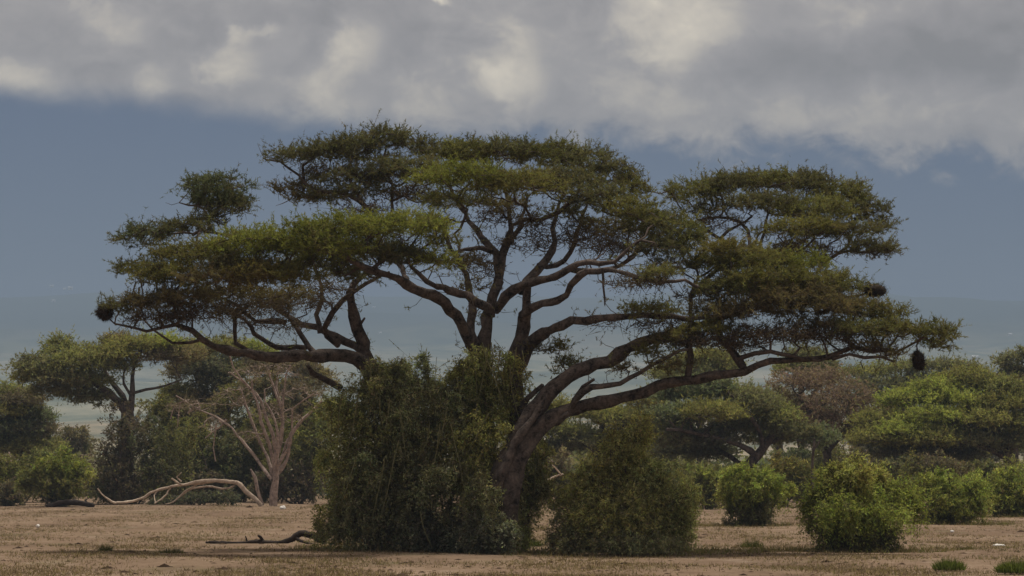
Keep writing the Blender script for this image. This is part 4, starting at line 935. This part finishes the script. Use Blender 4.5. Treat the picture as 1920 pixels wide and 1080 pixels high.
tussock('wide green grass tussock at the bottom right corner', 1905, 1074, 70, 30, R_(112), n=1600)
tussock('faint green tussock on the ground at the left, nearer the picture edge', 198, 1038, 26, 22, R_(113), (.10, .105, .045), 300)
tussock('faint olive tussock on the ground between the left tussock and the dark branch', 322, 1040, 44, 18, R_(114), (.11, .10, .05), 400)
tussock('small pale tussock behind the wide corner tussock', 1812, 1032, 40, 10, R_(115), (.13, .12, .05), 400)
tussock('weedy sprigs beside the olive bush on bare ground', 1410, 1026, 44, 22, R_(116), (.10, .10, .04), 220)
tussock('low weeds at the right foot of the dark thicket', 985, 1024, 60, 22, R_(117), (.085, .10, .035), 700)

# ----------------------------------------------------------------- dry grass and litter on the plain
gr = R_(120)
n = 90000
Yg = 62 + (gr.random(n) ** 1.6) * 140; Xg = gr.uniform(-0.2, 0.2, n) * Yg
clump = np.sin(Xg * 0.9) + np.sin(Yg * 0.6 + Xg * 0.3) + gr.normal(0, 0.9, n)
ok = clump > 0.3; Xg, Yg = Xg[ok], Yg[ok]; n = len(Xg)
k = 4
b = np.repeat(np.stack([Xg, Yg, terrain_h(Xg, Yg)], 1), k, 0) + gr.normal(0, 0.06, (n * k, 3)) * (1, 1, 0)
d = unit(gr.normal(0, 0.6, (n * k, 3)) + (0, 0, 0.75))
L = gr.uniform(0.03, 0.14, n * k)
v_ = tri_leaves(b, d, L, np.full(n * k, 0.02), gr)
tone = gr.random(n)
c = np.where(tone[:, None] < 0.07, np.array([.10, .10, .042]), np.where(tone[:, None] < 0.30, np.array([.13, .088, .054]), np.array([.26, .20, .135])))
c = np.repeat(c * gr.uniform(0.75, 1.25, (n, 1)), k, 0)
a = Acc(); a.add(v_, np.arange(len(v_)).reshape(-1, 3), c)
for bs, rad_, D_ in BASES:                 # taller grass and leaf litter gathers at the foot of each bush
    if D_ > 160: continue
    m_ = int(260 * rad_)
    u = gr.uniform(0, 6.283, m_); q = rad_ * gr.uniform(0.7, 1.7, m_)
    b = np.stack([bs[0] + q * np.cos(u) * 1.3, bs[1] + q * np.sin(u) * 0.9, np.zeros(m_)], 1); b[:, 2] = terrain_h(b[:, 0], b[:, 1])
    b = np.repeat(b, 5, 0) + gr.normal(0, 0.07, (m_ * 5, 3)) * (1, 1, 0)
    d = unit(gr.normal(0, 0.5, b.shape) + (0, 0, 0.8))
    v_ = tri_leaves(b, d, gr.gamma(2.0, 0.06, len(b)) + 0.04, np.full(len(b), 0.022), gr)
    cc = np.where(gr.random((m_, 1)) < 0.45, np.array([.15, .15, .06]), np.array([.22, .165, .095])) * gr.uniform(0.6, 1.3, (m_, 1))
    a.add(v_, np.arange(len(v_)).reshape(-1, 3), np.repeat(cc, 5, 0))
tag(a.obj('dry_grass', MLEAF, None), 'short dry trampled grass over the plain', 'grass', kind='stuff')
n = 4200
Yg = 63 + (gr.random(n) ** 1.5) * 130; Xg = gr.uniform(-0.19, 0.19, n) * Yg
ico = np.array([[0, 0, .32], [.9, 0, .02], [.2, .85, .03], [-.8, .4, .02], [-.6, -.7, .03], [.4, -.9, .02]])
fi = np.array([[0, 1, 2], [0, 2, 3], [0, 3, 4], [0, 4, 5], [0, 5, 1]])
sz = gr.gamma(1.6, 0.028, n) + 0.02
V = ico[None] * sz[:, None, None] * (1 + gr.normal(0, 0.2, (n, 6, 1))) * gr.uniform(0.7, 1.5, (n, 1, 3))
V = V + np.stack([Xg, Yg, terrain_h(Xg, Yg) - 0.01], 1)[:, None]
F = fi[None] + (np.arange(n) * 6)[:, None, None]
c = np.repeat(np.array([.075, .05, .034]) * gr.uniform(0.5, 2.0, (n, 1)), 5, 0)
a = Acc(); a.add(V.reshape(-1, 3), F.reshape(-1, 3), c)
tag(a.obj('clods', MLEAF, None), 'dark clods and dung scattered on the plain', 'clods', kind='stuff')

# ----------------------------------------------------------------- tiny white buildings far off on the slope
MW, t = material('limewash'); q_ = t.n('ShaderNodeBsdfDiffuse')
co = t.n('ShaderNodeTexCoord').outputs['Object']; f_, _ = t.noise(co, 1.0, 3)
t.put(q_.inputs[0], t.ramp(f_, [(0.3, (.72, .70, .66)), (0.7, (.85, .84, .80))])); finish(t, q_.outputs[0])
MR, t = material('tin_roof'); q_ = t.n('ShaderNodeBsdfDiffuse')
co = t.n('ShaderNodeTexCoord').outputs['Object']; f_, _ = t.noise(co, 1.0, 3)
t.put(q_.inputs[0], t.ramp(f_, [(0.3, (.66, .67, .68)), (0.7, (.82, .82, .82))])); finish(t, q_.outputs[0])
MDK, t = material('doorway'); q_ = t.n('ShaderNodeBsdfDiffuse')
co = t.n('ShaderNodeTexCoord').outputs['Object']; f_, _ = t.noise(co, 1.0, 2)
t.put(q_.inputs[0], t.ramp(f_, [(0.3, (.06, .05, .04)), (0.7, (.10, .08, .06))])); finish(t, q_.outputs[0])
def on_slope(x, y):
    lo, hi = 700.0, SL_END
    for D in np.linspace(lo, hi, 4000):
        p = W(x, y, D)
        if terrain_h(p[0], p[1]) - 1.5 >= p[2]: return p
    return W(x, y, hi)
def farmhouse(label, x, y, w_px, group='white buildings on the far slope'):
    p = on_slope(x, y); s = p[1] / FPX
    w_, h_, dp = w_px * s, w_px * s * 0.42, w_px * s * 0.6
    root = thing('farmhouse', p - (0, 0, 0.5), label, 'house', group)
    a, b_, hh = w_ / 2, dp / 2, h_
    v = np.array([[x_, y_, z_] for z_ in (0, hh) for y_ in (-b_, b_) for x_ in (-a, a)])
    mesh_obj('wall', v, [[0, 1, 5, 4], [2, 6, 7, 3], [0, 4, 6, 2], [1, 3, 7, 5]], MW, root)
    e_ = 1.08
    v = np.array([[-a * e_, -b_ * e_, hh], [a * e_, -b_ * e_, hh], [a * e_, b_ * e_, hh], [-a * e_, b_ * e_, hh], [-a * e_, 0, hh * 1.55], [a * e_, 0, hh * 1.55]])
    mesh_obj('roof', v, [[0, 1, 5, 4], [2, 3, 4, 5], [0, 4, 3, 3], [1, 2, 5, 5]][:2] + [[0, 3, 2, 1]], MR, root)
    v = np.array([[-w_ * .08, -b_ - .02, 0], [w_ * .08, -b_ - .02, 0], [w_ * .08, -b_ - .02, hh * .7], [-w_ * .08, -b_ - .02, hh * .7]])
    mesh_obj('door', v, [[0, 1, 2, 3]], MDK, root)
LBL = 'tiny white building far off on the hazy slope'
farmhouse('tiny white building highest on the hazy slope at the left', 97, 538, 6)
farmhouse('tiny white building in a row on the slope, left one', 121, 543, 5)
farmhouse('tiny white building in a row on the slope, wide right one', 132, 543, 9)
farmhouse('tiny white building lowest of those on the left slope', 101, 566, 7)
farmhouse('tiny white building on the slope seen through the opening left of the centre stems', 701, 577, 5)
farmhouse('tiny white building low on the slope, just above the thicket notch', 713, 625, 5)
farmhouse('tiny white building on the slope at the far right', 1894, 629, 7)
farmhouse('long white building on the slope above the thin flat-crowned acacia', 1828, 674, 12)
